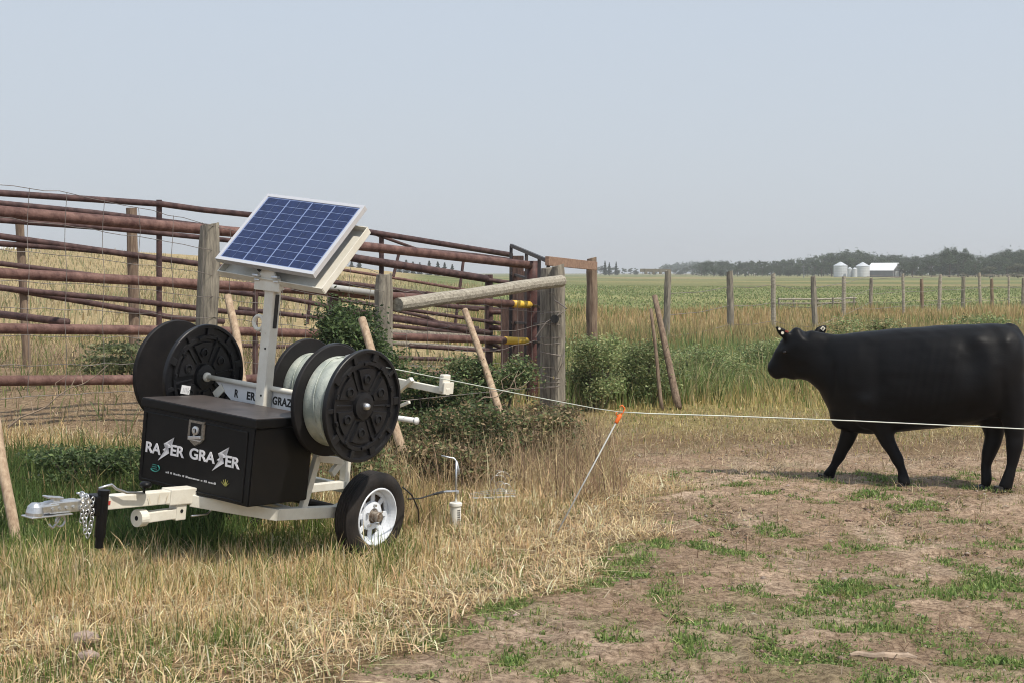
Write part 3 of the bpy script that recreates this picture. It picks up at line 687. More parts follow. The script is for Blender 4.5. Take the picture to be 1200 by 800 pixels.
rail(t, dC, [(262, 338), (345, 352)], .030, 'rustthin')
rail(t, dC, [(262, 404), (400, 408)], .034, 'rustthin')
for (x0, y0, x1, y1) in [(467.5, 297, 461, 324), (543, 306, 533.5, 380), (310, 300, 300, 352), (366, 330, 360, 380)]:
    bm = bmesh.new(); tube(bm, [P(x0, y0, dC(x0)), P(x1, y1, dC(x1))], .026, 8); obj('upright', bm, M['rustthin'], t)
t = empty_at('drilled_rail', 440, 15.4, 'pale galvanised pipe with punched holes, right below the corner of the solar panel', 'pipe')
bm = bmesh.new(); tube(bm, [P(345, 331, dA(345)-.12), P(445, 345, dA(445)-.12)], .036, 10); obj('pipe', bm, M['fibre'], t, smooth=True)
for k in range(6):
    bm = bmesh.new(); px = 396+k*9.5; p = P(px, 331+(px-345)*.14-.6, dA(px)-.12-.036); tube(bm, [p+Vector((0, -.003, 0)), p+Vector((0, .01, 0))], .010, 8); obj('hole', bm, M['white'], t)

# timber posts + gate beside the end of the thick pipe fence
for px, yt, Y, wdt, lab in [(607, 300, 20.2, .16, 'dark timber post standing just left of the thick end post'), (592, 352, 21.0, .13, 'shorter dark timber post behind the yellow rail ends'), (613, 318, 21.3, .15, 'dark timber post right behind the taller one by the gate')]:
    p = P(px, yt, Y); zb = float(H(p.x, p.y))
    bm = bmesh.new(); box(bm, (p.x, p.y, (p.z+zb-.3)/2), (wdt, wdt, p.z-zb+.3), None, .012)
    o = obj('timber_post', bm, M['timber']); tag(o, lab, 'post', 'dark timber posts by the gate')
t = empty_at('metal_gate', 621, 19.4, 'dark narrow metal gate frame seen almost edge-on, rising above the fence end', 'gate')
def yg(px): return 20.4-(px-599)/43*2.2
bm = bmesh.new()
pts = [(599, 288), (642, 306.5)]
beam(bm, P(599, 288, yg(599)), P(643, 306.5, yg(643)), .035, .05); 
obj('top_rail', bm, M['darksteel'], t)
for px, y0, y1 in [(599, 288, 430), (617, 296, 432), (632, 303, 440), (642.5, 307, 380)]:
    bm = bmesh.new(); beam(bm, P(px, y0, yg(px)), P(px-1, y1, yg(px)), .045, .045, up=Vector((0, 1, 0))); obj('upright', bm, M['darksteel'], t)
for y0, y1 in [(321, 334), (352, 362), (378, 381), (402, 400)]:
    bm = bmesh.new(); beam(bm, P(600, y0, yg(600)), P(641, y1, yg(641)), .03, .035); obj('crossbar', bm, M['darksteel'], t)

# wooden post line with netting
def rough_post(px, yt, Y, r, m, parent=None, name='post', lean=0, slant=.03, n=14):
    top = P(px, yt, Y); zb = float(H(top.x, top.y)); bm = bmesh.new()
    k = 12; pts = []; rs = []
    for i in range(k+1):
        q = i/k; pts.append(Vector((top.x-lean*(1-q)+random.uniform(-.004, .004), top.y, zb-.35+(top.z-zb+.35)*q))); rs.append(r*(1.06-.08*q)*(1+random.uniform(-.03, .03)))
    rs[-1] *= .86
    tube(bm, pts, rs, n)
    for v in bm.verts:
        a = math.atan2(v.co.y-top.y, v.co.x-top.x); v.co.x += math.sin(a*5+px)*r*.03; v.co.y += math.cos(a*7+px)*r*.03
        if v.co.z > top.z-.01: v.co.z += slant*(v.co.x-top.x)/r*.6 + random.uniform(-.01, .01)
    return obj(name, bm, m, parent, smooth=False)

t = empty_at('netting_fence', 243, dW(243), 'page wire netting strung on thick weathered grey wooden posts behind the trailer', 'wire fence')
rough_post(246, 263, dW(246), .088, M['wood'], t, lean=.07)
rough_post(450, 322, dW(450), .095, M['wood'], t, lean=0)
rough_post(-75, 215, dW(-75), .088, M['wood'], t)
bm = bmesh.new()
tops = [(-75, 206), (0, 216), (90, 228), (243, 262), (450, 322)]
bots = [(-75, 470), (0, 466), (90, 462), (243, 452), (450, 446)]
wxs = np.linspace(-75, 450, 30)
def interp(pts, x): return float(np.interp(x, [p[0] for p in pts], [p[1] for p in pts]))
for k in range(8):
    f = [0, .16, .31, .45, .58, .71, .85, 1][k]
    tube(bm, [P(q, interp(tops, q)*(1-f)+interp(bots, q)*f+random.uniform(-1.6, 1.6), dW(q)-.10) for q in wxs], .0026, 4, False)
for q in [-53, -10, 33, 77, 121, 163, 202, 238, 270, 300, 330, 358, 384, 410, 434]:
    tube(bm, [P(q+1.5*math.sin(k*1.9+q), interp(tops, q)*(1-f)+interp(bots, q)*f, dW(q)-.10) for k, f in enumerate(np.linspace(0, 1, 9))], .0024, 4, False)
obj('netting', bm, M['wire'], t)
t = empty_at('netting_fence', 648, 17.5, 'page wire netting from the low grey post to the big split gatepost', 'wire fence')
o = rough_post(644, 314, 17.55, .115, M['wood'], t); o2 = rough_post(654, 311, 17.4, .085, M['wood'], t)
bm = bmesh.new()
for f in [0, .18, .36, .54, .74]:
    tube(bm, [P(q, 345+f*118+(q-450)*-.02+random.uniform(-2.5, 2.5)+4*math.sin(q*.05+f*9), 14.4+(q-450)/200*3.0-.05) for q in np.linspace(452, 650, 18)], .0028, 4, False)
for q in [475, 500, 524, 546, 567, 587, 606, 622]:
    tube(bm, [P(q, 345, 14.4+(q-450)/200*3.0-.05), P(q+2, 432, 14.4+(q-450)/200*3.0-.05)], .0024, 4, False)
# coils wrapped on the gatepost
for k, yy in enumerate([366, 379, 395, 402, 414, 441, 447, 452]):
    p = P(648, yy, 17.45); torus(bm, p, (random.uniform(-.2, .2), 0, 1), .155, .004, 20, 4)
tube(bm, [P(628, 395, 17.3), P(640, 378, 17.3), P(660, 366, 17.3)], .008, 5, False)
tube(bm, [P(650, 352, 17.3), P(659, 358, 17.2), P(664, 362, 17.15)], .008, 5, False)
tube(bm, [P(662, 408, 17.3), P(659, 425, 17.25), P(652, 440, 17.3), P(648, 452, 17.3)], .005, 5, False)
obj('wire', bm, M['wire'], t)
bm = bmesh.new(); p = P(650, 374, 17.3); cyl(bm, p, (0, 1, 0), .05, .09, 12); obj('insulator', bm, M['rubber'], t)
# brace log
t = thing('brace_pole', P(468, 355, 14.55), 'long grey brace log slanting from the low post up to the gatepost', 'pole')
bm = bmesh.new(); A = P(466, 357, 14.45); B = P(658, 329.5, 17.2)
tube(bm, [A.lerp(B, q/9)+Vector((0, 0, random.uniform(-.008, .008))) for q in range(10)], [.070*(1-.0*q/9)+random.uniform(-.003, .003) for q in range(10)], 12); obj('log', bm, M['brace'], t)
# crossbar + post 694
t = empty_at('crossbar_post', 693, 20, 'round brown post carrying a reddish plank that runs back to the gatepost', 'post')
rough_post(693.5, 303, 20, .075, M['wood2'], t)
bm = bmesh.new(); beam(bm, P(641, 306, 18.0), P(698, 312, 19.85), .05, .115); obj('plank', bm, M['plank'], t)

# leaning poles on the netting
def leanpole(a, b, r0, r1, lab, m='pole', name='leaning_pole', group='peeled poles leaning on the corral'):
    bm = bmesh.new(); n = 8; off = Vector((random.uniform(-.01, .01), 0, random.uniform(-.01, .01)))
    tube(bm, [a.lerp(b, q/n)+off*math.sin(q) for q in range(n+1)], [r0+(r1-r0)*q/n for q in range(n+1)], 12)
    o = obj(name, bm, M[m], smooth=True); return tag(o, lab, 'pole', group)
leanpole(P(20, 642, 9.2), P(-8, 478, 9.7), .036, .034, 'pale peeled pole leaning at the left edge beside the trailer hitch')
leanpole(P(289, 470, 11.6), P(268, 346, 12.2), .036, .032, 'pale peeled pole leaning behind the left reel, beside the thick grey post')
leanpole(P(486, 575, 11.9), P(424, 374, 12.9), .040, .036, 'pale peeled pole leaning behind the wire reel and wheel')
leanpole(P(606, 540, 13.5), P(545, 363, 14.8), .038, .032, 'longest pale pole leaning on the netting right of the trailer')
leanpole(P(795, 478, 18.2), P(767, 346, 18.9), .050, .034, 'thicker of two weathered stakes leaning in the weeds', 'wood2', 'leaning_stake', 'weathered stakes leaning in the weeds')
leanpole(P(776, 482, 18.2), P(763, 362, 18.5), .026, .020, 'thinner of two weathered stakes leaning in the weeds', 'wood2', 'leaning_stake', 'weathered stakes leaning in the weeds')

# far wire fence lines: each a thing with its posts and wires
def far_fence(label, posts, wires=(.35, .75, 1.15), group='wire fences across the pasture'):
    px, yt, Y, r = posts[0][:4]; p = P(px, 350, Y)
    t = thing('wire_fence', (p.x, p.y, float(H(p.x, p.y))), label, 'wire fence', group)
    for px, yt, Y, r, m in posts: rough_post(px, yt, Y, r*.86, M[m], t, lean=random.uniform(-.06, .06), n=8)
    bm = bmesh.new()
    for hgt in wires:
        for a, b in zip(posts[:-1], posts[1:]):
            pa = P(a[0], 350, a[2]); pb = P(b[0], 350, b[2]); pa.z = float(H(pa.x, pa.y))+hgt; pb.z = float(H(pb.x, pb.y))+hgt
            mid = (pa+pb)/2; mid.z -= .04; tube(bm, [pa, mid, pb], .006, 4, False)
    obj('wire', bm, M['wire'], t)
far_fence('nearer line of mixed wooden fence posts from beside the gate to the right edge',
    [(783, 317, 27, .075, 'wood'), (855, 318, 31, .085, 'wood'), (906, 321, 32, .060, 'brace'), (953, 324, 30, .070, 'wood'), (1021, 326, 44, .065, 'wood'), (1080, 327, 46, .07, 'wood2'), (1129, 324, 49, .08, 'wood'), (1162, 327, 50, .07, 'wood2'), (1199, 326, 52, .06, 'wood'), (1235, 325, 54, .07, 'wood')])
far_fence('second line of thin bleached fence posts among the thicker ones above the cow',
    [(989, 324, 38, .060, 'brace'), (1058, 321, 40, .048, 'brace'), (1102, 322, 42, .060, 'brace'), (1147.5, 320, 46, .058, 'brace'), (1182, 324, 46, .040, 'brace'), (1222, 323, 48, .05, 'brace')])
t = empty_at('low_rail', 950, 50, 'low pole rail lying across the pasture between two fence posts', 'rail')
for a in (352, 357):
    bm = bmesh.new(); tube(bm, [P(912, a-1, 46), P(960, a-1, 47), P(1003, a-2.5, 48)], .035, 6); obj('rail', bm, M['brace' if a < 355 else 'wood'], t)
for px in (913, 930, 958, 976, 1001):
    bm = bmesh.new(); tube(bm, [P(px, 349, 47), P(px, 362, 47)], .035, 6); obj('post', bm, M['wood'], t)
t = empty_at('low_rail', 765, 210, 'faint dark cattle windbreak rail at the far side of the pasture', 'rail')
bm = bmesh.new(); beam(bm, P(750, 317, 260), P(786, 317.3, 260), .3, .55); obj('rail', bm, M['wood'], t)
for px in (757, 766, 774): 
    bm = bmesh.new(); beam(bm, P(px, 316, 260), P(px, 321.5, 260), .5, .5, up=Vector((0, 1, 0))); obj('post', bm, M['wood'], t)

# ------------------------------------------------------------------ farmstead and trees far away
FY = 430.0
def far_z(x, y): return float(H(x, y))
def bin_(px0, px1, ytop, yeave, lab, Y=FY):
    a = P(px0, yeave, Y); b = P(px1, yeave, Y); c = (a+b)/2; rr = (b.x-a.x)/2; zb = far_z(c.x, c.y); top = P(px0, ytop, Y).z
    t = thing('grain_bin', (c.x, c.y, zb), lab, 'grain bin', 'round steel grain bins in the farmyard')
    bm = bmesh.new(); prof = []; n = 14
    for k in range(n+1):
        z = (a.z-zb)*k/n; prof.append((rr*(1+.012*(k % 2)), z))
    lathe(bm, (0, 0, 0), (0, 0, 1), prof, 24, closed=False); obj('wall', bm, M['grain'], t, world=False)
    bm = bmesh.new(); lathe(bm, (0, 0, 0), (0, 0, 1), [(rr*1.05, a.z-zb-.02), (rr*.15, top-zb-.1), (.02, top-zb)], 24, closed=False); obj('roof', bm, M['grain'], t, world=False)
bin_(977, 993, 307, 311.5, 'big round steel grain bin at the left end of the farmyard', 428)
bin_(1003, 1019, 307.5, 312, 'big round steel grain bin next to the long white-roofed barn', 434)
bin_(993, 998.5, 313, 315, 'left small silver hopper bin between the two big bins', 425)
bin_(999, 1004.5, 313.5, 315.5, 'right small silver hopper bin between the two big bins', 424)
# barn
c = P(1037, 325, FY+6); zb = far_z(c.x, c.y)
t = thing('barn', (c.x, c.y, zb), 'long low barn with white metal roof and grey end wall', 'barn', rot=(0, 0, R(-44)))
bm = bmesh.new(); L, Wd, E, Rg = 8.6, 5.8, 1.9, 4.0
vs = [bm.verts.new(v) for v in [(-L/2, -Wd/2, -.5), (L/2, -Wd/2, -.5), (L/2, Wd/2, -.5), (-L/2, Wd/2, -.5), (-L/2, -Wd/2, E), (L/2, -Wd/2, E), (L/2, Wd/2, E), (-L/2, Wd/2, E), (-L/2, 0, Rg), (L/2, 0, Rg)]]
for f in [(0, 1, 5, 4), (2, 3, 7, 6), (1, 2, 6, 9, 5), (3, 0, 4, 8, 7)]: bm.faces.new([vs[i] for i in f])
obj('wall', bm, M['barnwall'], t, world=False)
bm = bmesh.new()
for s in (-1, 1):
    d = Vector((0, s*Wd/2, E-Rg)); 
    a0 = Vector((-L/2-.3, 0, Rg+.12)); b0 = Vector((L/2+.3, 0, Rg+.12)); e = d*1.08
    q = [a0, b0, b0+e, a0+e]; up = Vector((0, 0, .12)); va = [bm.verts.new(p) for p in q]; vb = [bm.verts.new(p+up) for p in q]
    bm.faces.new(va); bm.faces.new(vb)
    for i in range(4): bm.faces.new((va[i], va[(i+1) % 4], vb[(i+1) % 4], vb[i]))
bmesh.ops.recalc_face_normals(bm, faces=bm.faces[:]); obj('roof', bm, M['barnroof'], t, world=False)
bm = bmesh.new(); box(bm, (L/2+.06, -.6, .6), (.08, 2.0, 2.2)); obj('door', bm, M['barnroof'], t, world=False)
# roof at far left
c = P(12, 292, 130); t = thing('barn', (c.x, c.y, c.z-1.2), 'pale barn roof just showing over the hill at the left edge', 'barn')
bm = bmesh.new(); box(bm, (-.4, 0, .4), (3.4, 3, 1.2)); obj('wall', bm, M['barnwall'], t, world=False)
bm = bmesh.new(); lathe(bm, (-.4, 0, 1.0), (1, 0, 0), [(.01, -1.9), (1.75, -1.9), (1.75, 1.9), (.01, 1.9)], 4, closed=False); bmesh.ops.scale(bm, vec=(1, 1, .42), verts=bm.verts[:], space=Matrix.Translation((.4, 0, -1.0))); obj('roof', bm, M['barnroof'], t, world=False)
# power pole
c = P(942, 322, 380); t = thing('utility_pole', (c.x, c.y, far_z(c.x, c.y)), 'slim utility pole standing left of the farmyard', 'utility pole')
bm = bmesh.new(); tube(bm, [(0, 0, -.5), (0, 0, 3.2)], [.14, .10], 6); obj('pole', bm, M['barnwall'], t, world=False)
bm = bmesh.new(); beam(bm, (-.7, 0, 2.9), (.7, 0, 2.9), .12, .12); obj('crossarm', bm, M['barnwall'], t, world=False)

def tree_meshes(kind, seed):
    r = np.random.default_rng(seed); ht = 1.0
    if kind == 'conifer':
        n = 900; h = r.uniform(.08, 1, n); rad = .16*(1-h)**.8*r.uniform(.3, 1.15, n)*(1+.3*np.sin(h*40)); a = r.uniform(0, 6.28, n)
        c = np.stack([np.cos(a)*rad, np.sin(a)*rad, h], -1); sz = .035; pal = [(.028, .045, .028), (.04, .06, .034), (.05, .07, .04)]; tone = np.ones(n)
    else:
        nb = 16; bl = []
        for k in range(nb):
            h = r.uniform(.13, .9); q = math.sqrt(max(.12, 1-((h-.45)/.55)**2)); a = r.uniform(0, 6.28); d = r.uniform(0, 1)**.5*.27*q
            bl.append((math.cos(a)*d, math.sin(a)*d, h, r.uniform(.08, .15), r.uniform(.08, .15), r.uniform(.06, .12)))
        n = 1700; c, idx = blobcloud(n, bl, r, .45); tone = r.uniform(.75, 1.3, nb)[idx]; sz = .030
        pal = [(.05, .075, .036), (.07, .10, .045), (.085, .115, .055)] if kind == 'broadleaf' else [(.13, .14, .085), (.17, .175, .11), (.11, .12, .075)]
    col = np.clip(mixcols(n, pal, [1]*len(pal), r, .15)*tone[:, None], .01, .6)
    o = leaves('crown', c, sz, col, None, seed)
    me = o.data; bpy.data.objects.remove(o)
    bm = bmesh.new(); tube(bm, [(0, 0, -.03), (.01, 0, .35), (0, .01, .8)], [.022, .015, .004], 6)
    if kind != 'conifer':
        for k in range(5):
            b = bl[k]; tube(bm, [(.005, 0, .25+.05*k), (b[0]*.6, b[1]*.6, b[2]*.8), (b[0], b[1], b[2])], [.01, .006, .002], 4)
    mt = bpy.data.meshes.new('trunk'); bm.to_mesh(mt); bm.free(); mt.materials.append(M['bark'])
    return me, mt
TM = {('broadleaf', k): tree_meshes('broadleaf', 100+k) for k in range(4)}
TM.update({('conifer', k): tree_meshes('conifer', 120+k) for k in range(2)}); TM.update({('grey', 0): tree_meshes('grey', 130)})
def tree(px, ytop, Y, kind, k, label, group, wide=1.0):
    p = P(px, ytop, Y); zb = float(H(p.x, p.y)); h = p.z-zb
    if h < .8: return
    me, mt = TM[(kind, k)]
    t = thing({'broadleaf': 'broadleaf_tree', 'conifer': 'conifer_tree', 'grey': 'willow_tree'}[kind], (p.x, p.y, zb), label, 'tree', group, rot=(0, 0, random.uniform(0, 6.28)))
    t.scale = (h*wide, h*wide, h)
    for nm, q in (('crown', me), ('trunk', mt)):
        o = bpy.data.objects.new(nm, q); C.objects.link(o); o.parent = t
WG = 'trees of the far treeline'
def skyline(px):
    return float(np.interp(px, [690, 720, 760, 800, 815, 835, 860, 900, 930, 945, 960, 985, 1000, 1020, 1050, 1070, 1090, 1105, 1113, 1125, 1140, 1160, 1185, 1210, 1260],
                               [310, 311, 314, 313, 308, 304, 306, 305, 302, 300, 298, 294, 292, 295, 298, 300, 297, 293, 288, 294, 296, 297, 292, 290, 290]))
rr = random.Random(5)
# the wood as one mass behind, front rows as trees of their own
WOODL = 'round-crowned dark green tree standing in the far treeline behind the farmyard'
px = 822
while px < 1250:
    y = skyline(px)+rr.uniform(-.5, 2.5)
    Yd = rr.uniform(520, 600)
    if px > 1110: Yd = rr.uniform(420, 520)
    tree(px, y, Yd, 'broadleaf', rr.randrange(4), WOODL, WG, rr.uniform(.9, 1.3)); px += rr.uniform(4, 6.5)
px = 826
while px < 1250:
    y = skyline(px)+rr.uniform(5, 10)
    tree(px, y, rr.uniform(460, 500) if px < 1060 else rr.uniform(400, 440), 'broadleaf', rr.randrange(4), WOODL, WG, rr.uniform(1.1, 1.7)); px += rr.uniform(8, 12)
FARL = 'small hazy tree on the distant skyline between the gate and the farm'
px = 695
while px < 830:
    tree(px, skyline(px)+rr.uniform(0, 3), rr.uniform(700, 850), 'broadleaf', rr.randrange(4), FARL, 'hazy trees on the distant skyline', rr.uniform(1.2, 2.0)); px += rr.uniform(6, 9)
for px, y in [(709, 306), (714, 308), (722, 307)]: tree(px, y, 600, 'conifer', rr.randrange(2), 'pointed dark spruce just right of the plank post, on the skyline', 'spruces on the skyline')
for px, y in [(468, 304), (476, 303), (484, 305), (492, 306), (503, 304), (513, 305), (521, 306), (421, 302), (412, 304), (530, 308)]:
    tree(px, y+2, 420, 'conifer', rr.randrange(2), 'small dark spruce seen between the corral rails on the skyline', 'spruces seen through the corral rails', 1.6)
tree(1113, 289.5, 410, 'broadleaf', 1, 'tallest dark tree rising out of the treeline at right', None, 1.0)
tree(1129, 290.5, 410, 'broadleaf', 2, 'slender tree right of the tallest one in the treeline', None, .7)
for px, y, lab in [(1160, 311, 'broad pale grey-green willow at the right end of the pasture'), (1193, 307, 'pale grey willow cut off by the right edge of the photo'), (1128, 319, 'small low grey willow bush left of the broad one')]:
    tree(px, y, 330, 'grey', 0, lab, 'pale willows at the pasture edge', 1.9)
# far wood mass behind
bl = []
r = np.random.default_rng(77)
for px in np.arange(815, 1300, 5.0):
    y = skyline(px)+3; Yd = 640; p = P(px, y, Yd); zb = .5; h = p.z-zb
    for k in range(2): bl.append((p.x+r.normal(0, .8), Yd+r.normal(0, 5), zb+h*(.35+.35*k), 2.2, 3, h*.36))
c, idx = blobcloud(26000, bl, r, .4); c[:, 2] = np.maximum(c[:, 2], .3)
o = leaves('far_wood', c, .42, mixcols(len(c), [(.055, .08, .04), (.07, .10, .048), (.04, .06, .032)], [1, 1, 1], r, .15), None, 78)
tag(o, 'dense dark wood closing the view behind the farm buildings', 'wood', kind='stuff')
bl = []
for px in np.arange(780, 860, 5.0):
    p = P(px, 308+abs(px-820)*.08, 1100); bl.append((p.x, 1100+r.normal(0, 10), 3+(p.z-3)*.5, 5, 8, max(2, (p.z-3)*.6)))
c, idx = blobcloud(4000, bl, r, .3)
o = leaves('distant_wood', c, .9, mixcols(len(c), [(.05, .08, .05), (.06, .09, .055)], [1, 1], r, .1), None, 79)
tag(o, 'blue-green wooded rise farthest away left of the treeline', 'wood', kind='stuff')

# ------------------------------------------------------------------ fence-reel trailer; local axes: x to the hitch, y to the near side, z up
T = thing('trailer', (-1.356, 9.403, 0), 'cream two-wheeled trailer carrying a black box, wire reels and a solar panel', 'trailer', rot=(R(-4.692), R(-2.441), R(-125.135)))
def tp(name, bm, m, parent=None, smooth=False): return obj(name, bm, M[m] if isinstance(m, str) else m, parent or T, world=False, smooth=smooth)
def V(*a): return Vector(a)
def text_bm(s, size, ext=.002, off=0.0, spacing=1.0):
    cu = bpy.data.curves.new('t', 'FONT'); cu.body = s; cu.size = size; cu.extrude = ext; cu.offset = off; cu.space_character = spacing
    o = bpy.data.objects.new('t', cu); C.objects.link(o)
    dg = bpy.context.evaluated_depsgraph_get(); me = bpy.data.meshes.new_from_object(o.evaluated_get(dg))
    bm = bmesh.new(); bm.from_mesh(me); bpy.data.objects.remove(o); bpy.data.meshes.remove(me); bpy.data.curves.remove(cu)
    xs = [v.co.x for v in bm.verts]; return bm, min(xs), max(xs)
def join(dst, src, M4):
    me = bpy.data.meshes.new('x'); src.transform(M4); src.to_mesh(me); src.free(); dst.from_mesh(me); bpy.data.meshes.remove(me)
FACE = Matrix(((0, 0, 1, 0), (1, 0, 0, 0), (0, 1, 0, 0), (0, 0, 0, 1)))     # text x -> trailer y, text y -> z, out of page -> x

# chassis
bm = bmesh.new(); beam(bm, (2.0, 0, .415), (1.0, 0, .405), .052, .060); tp('inner_tongue', bm, 'cream')
bm = bmesh.new(); beam(bm, (1.72, 0, .414), (1.05, 0, .405), .072, .075, bevel=.006); beam(bm, (1.20, 0, .408), (1.0, 0, .404), .090, .092, bevel=.006)
tp('tongue', bm, 'cream')
bm = bmesh.new()
for k in range(3): box(bm, (1.36-.07*k+.01*(k == 2), .0465, .410), (.004, .001, .05), Euler((0, .35-.3*k, 0)).to_matrix())
tp('scuff_marks', bm, 'creamdirty')
bm = bmesh.new()
for s in (-1, 1):
    a = V(1.02, s*.02, .375); b = V(.72, s*.42, .335); c_ = V(.2, s*.43, .305); d_ = V(.06, s*.40, .325); e_ = V(-.38, s*.40, .33)
    for p, q in ((a, b), (b, c_), (c_, d_), (d_, e_)): beam(bm, p, q+(q-p).normalized()*.02, .055, .070, bevel=.004)
beam(bm, (-.38, -.42, .33), (-.38, .42, .33), .05, .06); beam(bm, (.6, -.4, .335), (.6, .4, .335), .05, .06)
tp('frame', bm, 'cream')
bm = bmesh.new(); tube(bm, [(0, -.5, .275), (0, .5, .275)], .025, 10); tp('axle', bm, 'blackpaint', smooth=True)
# receiver under the tongue
bm = bmesh.new(); beam(bm, (1.38, 0, .300), (1.10, 0, .305), .058, .058, bevel=.005)
lathe(bm, (1.385, 0, .30), (1, 0, 0), [(.014, -.035), (.050, -.035), (.050, .02), (.014, .02)], 20); box(bm, (1.10, 0, .318), (.075, .07, .105), None, .006)
rc = tp('receiver_tube', bm, 'cream')
bm = bmesh.new(); cyl(bm, (1.395, 0, .30), (1, 0, 0), .0145, .02, 14); tp('hole', bm, 'hole', rc)
bm = bmesh.new(); cyl(bm, (1.10, .0352, .32), (0, 1, 0), .011, .004, 14); tp('hole', bm, 'hole', rc)
bm = bmesh.new(); tube(bm, [(.985, .03, .385), (.955, .035, .39), (.90, .035, .35), (.87, .035, .30), (.90, .035, .282), (1.02, .035, .283)], .007, 8); tp('hitch_pin', bm, 'galv', smooth=True)
# coupler
bm = bmesh.new()
box(bm, (1.93, 0, .418), (.20, .066, .062), None, .008)
lathe(bm, (2.10, 0, .40), (0, 0, 1), [(.0, .052), (.022, .048), (.040, .030), (.047, .0), (.047, -.022), (.0, -.022)], 24, closed=False)
beam(bm, (2.10, 0, .415), (1.96, 0, .42), .070, .055, bevel=.015)
box(bm, (2.02, 0, .378), (.26, .096, .008), None, .003)
cp = tp('coupler', bm, 'galv')
bm = bmesh.new(); box(bm, (1.985, 0, .468), (.10, .045, .014), Euler((0, -.12, 0)).to_matrix(), .006); box(bm, (1.975, 0, .452), (.045, .03, .03), None, .005); box(bm, (2.03, 0, .476), (.02, .06, .01), None, .004); tp('latch', bm, 'galv', cp)
for k in range(4):
    bm = bmesh.new(); cyl(bm, (1.88+.045*k, .035, .415), (0, 1, 0), .0085, .012, 6); tp('bolt', bm, 'galvdull', cp)
bm = bmesh.new(); torus(bm, (1.93, 0, .335), (0, 1, 0), .03, .006, 16, 6); tube(bm, [(1.93, 0, .37), (1.95, 0, .33), (1.98, 0, .30), (2.0, .0, .325)], .007, 6); tp('hook', bm, 'galv', cp, True)
# safety chains
rc_ = random.Random(3)
for c_i, (s0, y0, n) in enumerate([(1.80, .045, 9), (1.765, .05, 10), (1.83, .04, 6)]):
    bm = bmesh.new()
    if c_i == 0:
        for k in range(4): torus(bm, (s0-.01*k, .035-.03*k, .462), (0, 0, 1) if k % 2 else (1, 0, 0), .016, .0045, 12, 6, sx=1.3)
    z = .445; x_ = s0
    for k in range(n):
        ax = (1, .2, 0) if k % 2 else (0, 1, 0)
        torus(bm, (x_+rc_.uniform(-.006, .006), y0, z), ax, .0115, .0033, 12, 6, u=(0, 0, 1), sx=1.4); z -= .0215; x_ += rc_.uniform(-.006, .006)
    tp('safety_chain', bm, 'galv', smooth=True)
# jack
bm = bmesh.new(); tube(bm, [(1.70, .055, .235), (1.70, .055, .48)], .030, 16); tube(bm, [(1.70, .055, .175), (1.70, .055, .24)], .023, 14);  cyl(bm, (1.70, .055, .485), (0, 0, 1), .034, .02, 16);
cyl(bm, (1.745, .02, .40), (1, 0, 0), .045, .03, 20); box(bm, (1.72, .02, .41), (.07, .10, .11), None, .008)
jk = tp('jack', bm, 'blackpaint')
bm = bmesh.new(); tube(bm, [(1.73, .05, .505), (1.69, .055, .515), (1.655, .06, .522), (1.62, .065, .495), (1.55, .07, .47), (1.43, .07, .458)], .0078, 8); tp('crank_handle', bm, 'galv', jk, True)
bm = bmesh.new(); tube(bm, [(1.43, .07, .455), (1.425, .07, .50)], .008, 8); lathe(bm, (1.42, .07, .505), (0, 0, 1), [(0, -.018), (.026, -.015), (.036, 0), (.026, .015), (0, .018)], 18, closed=False); tp('knob', bm, 'blackpaint', jk, True)
bm = bmesh.new(); box(bm, (1.655, .0375, .415), (.045, .002, .022)); tp('sticker', bm, 'red')
# wheels
def wheel(sgn, tin, tout):
    a = (0, sgn, 0); c0 = V(0, sgn*(tin+tout)/2, .283); hw = (tout-tin)/2
    bm = bmesh.new()
    prof = [(.175, -hw*.85), (.20, -hw*1.02), (.235, -hw*1.05), (.262, -hw*.9), (.272, -hw*.70)]
    for k in range(5):
        h = -hw*.58+hw*.29*k; prof += [(.2755, h-.008), (.2755, h+.008), (.2705, h+.010), (.2705, h+.014)] if k < 4 else [(.2755, h-.008), (.2755, h+.008)]
    prof += [(.272, hw*.70), (.262, hw*.9), (.235, hw*1.05), (.215, hw*1.06), (.20, hw*1.02), (.175, hw*.85)]
    lathe(bm, c0, a, prof, 72); wt = tp('wheel', bm, 'tyre', smooth=False)
    for p in wt.data.polygons: p.use_smooth = True
    bm = bmesh.new()
    lathe(bm, c0, a, [(.178, hw*.96), (.172, hw*.95), (.160, hw*.55), (.150, -.4*hw), (.150, -hw*.9), (.175, -hw*.95), (.182, -hw*.9), (.182, hw*.9)], 48)
    # disc with round-cornered windows between spokes
    yo = c0.y+sgn*hw*.10
    for k in range(8):
        an = 2*math.pi*k/8
        box(bm, (math.cos(an)*.113, yo, .283+math.sin(an)*.113), (.082, .010, .034), Euler((0, -an, 0)).to_matrix(), .004)
    lathe(bm, (0, yo, .283), a, [(.046, -.006), (.093, -.006), (.088, .012), (.05, .022), (.046, .02)], 40)
    lathe(bm, (0, yo, .283), a, [(.132, -.006), (.155, -.006), (.155, .006), (.135, .006)], 40)
    rm = tp('rim', bm, 'rim', wt)
    bm = bmesh.new(); lathe(bm, (0, yo, .283), a, [(0, .075), (.027, .075), (.031, .070), (.031, .045), (.034, .044), (.034, .02), (.046, .016), (.046, -.05), (0, -.05)], 24, closed=False); tp('hub', bm, 'hub', wt)
    for k in range(5):
        bm = bmesh.new()
        an = 2*math.pi*k/5+.3; cyl(bm, (math.cos(an)*.066, yo+sgn*.026, .283+math.sin(an)*.066), a, .0085, .022, 6); tp('lug_nut', bm, 'galv', wt)
    bm = bmesh.new(); lathe(bm, (0, yo-sgn*.03, .283), a, [(0, 0), (.150, 0), (.150, -.01), (0, -.01)], 32, closed=False); tp('brake_plate', bm, 'hub', wt)
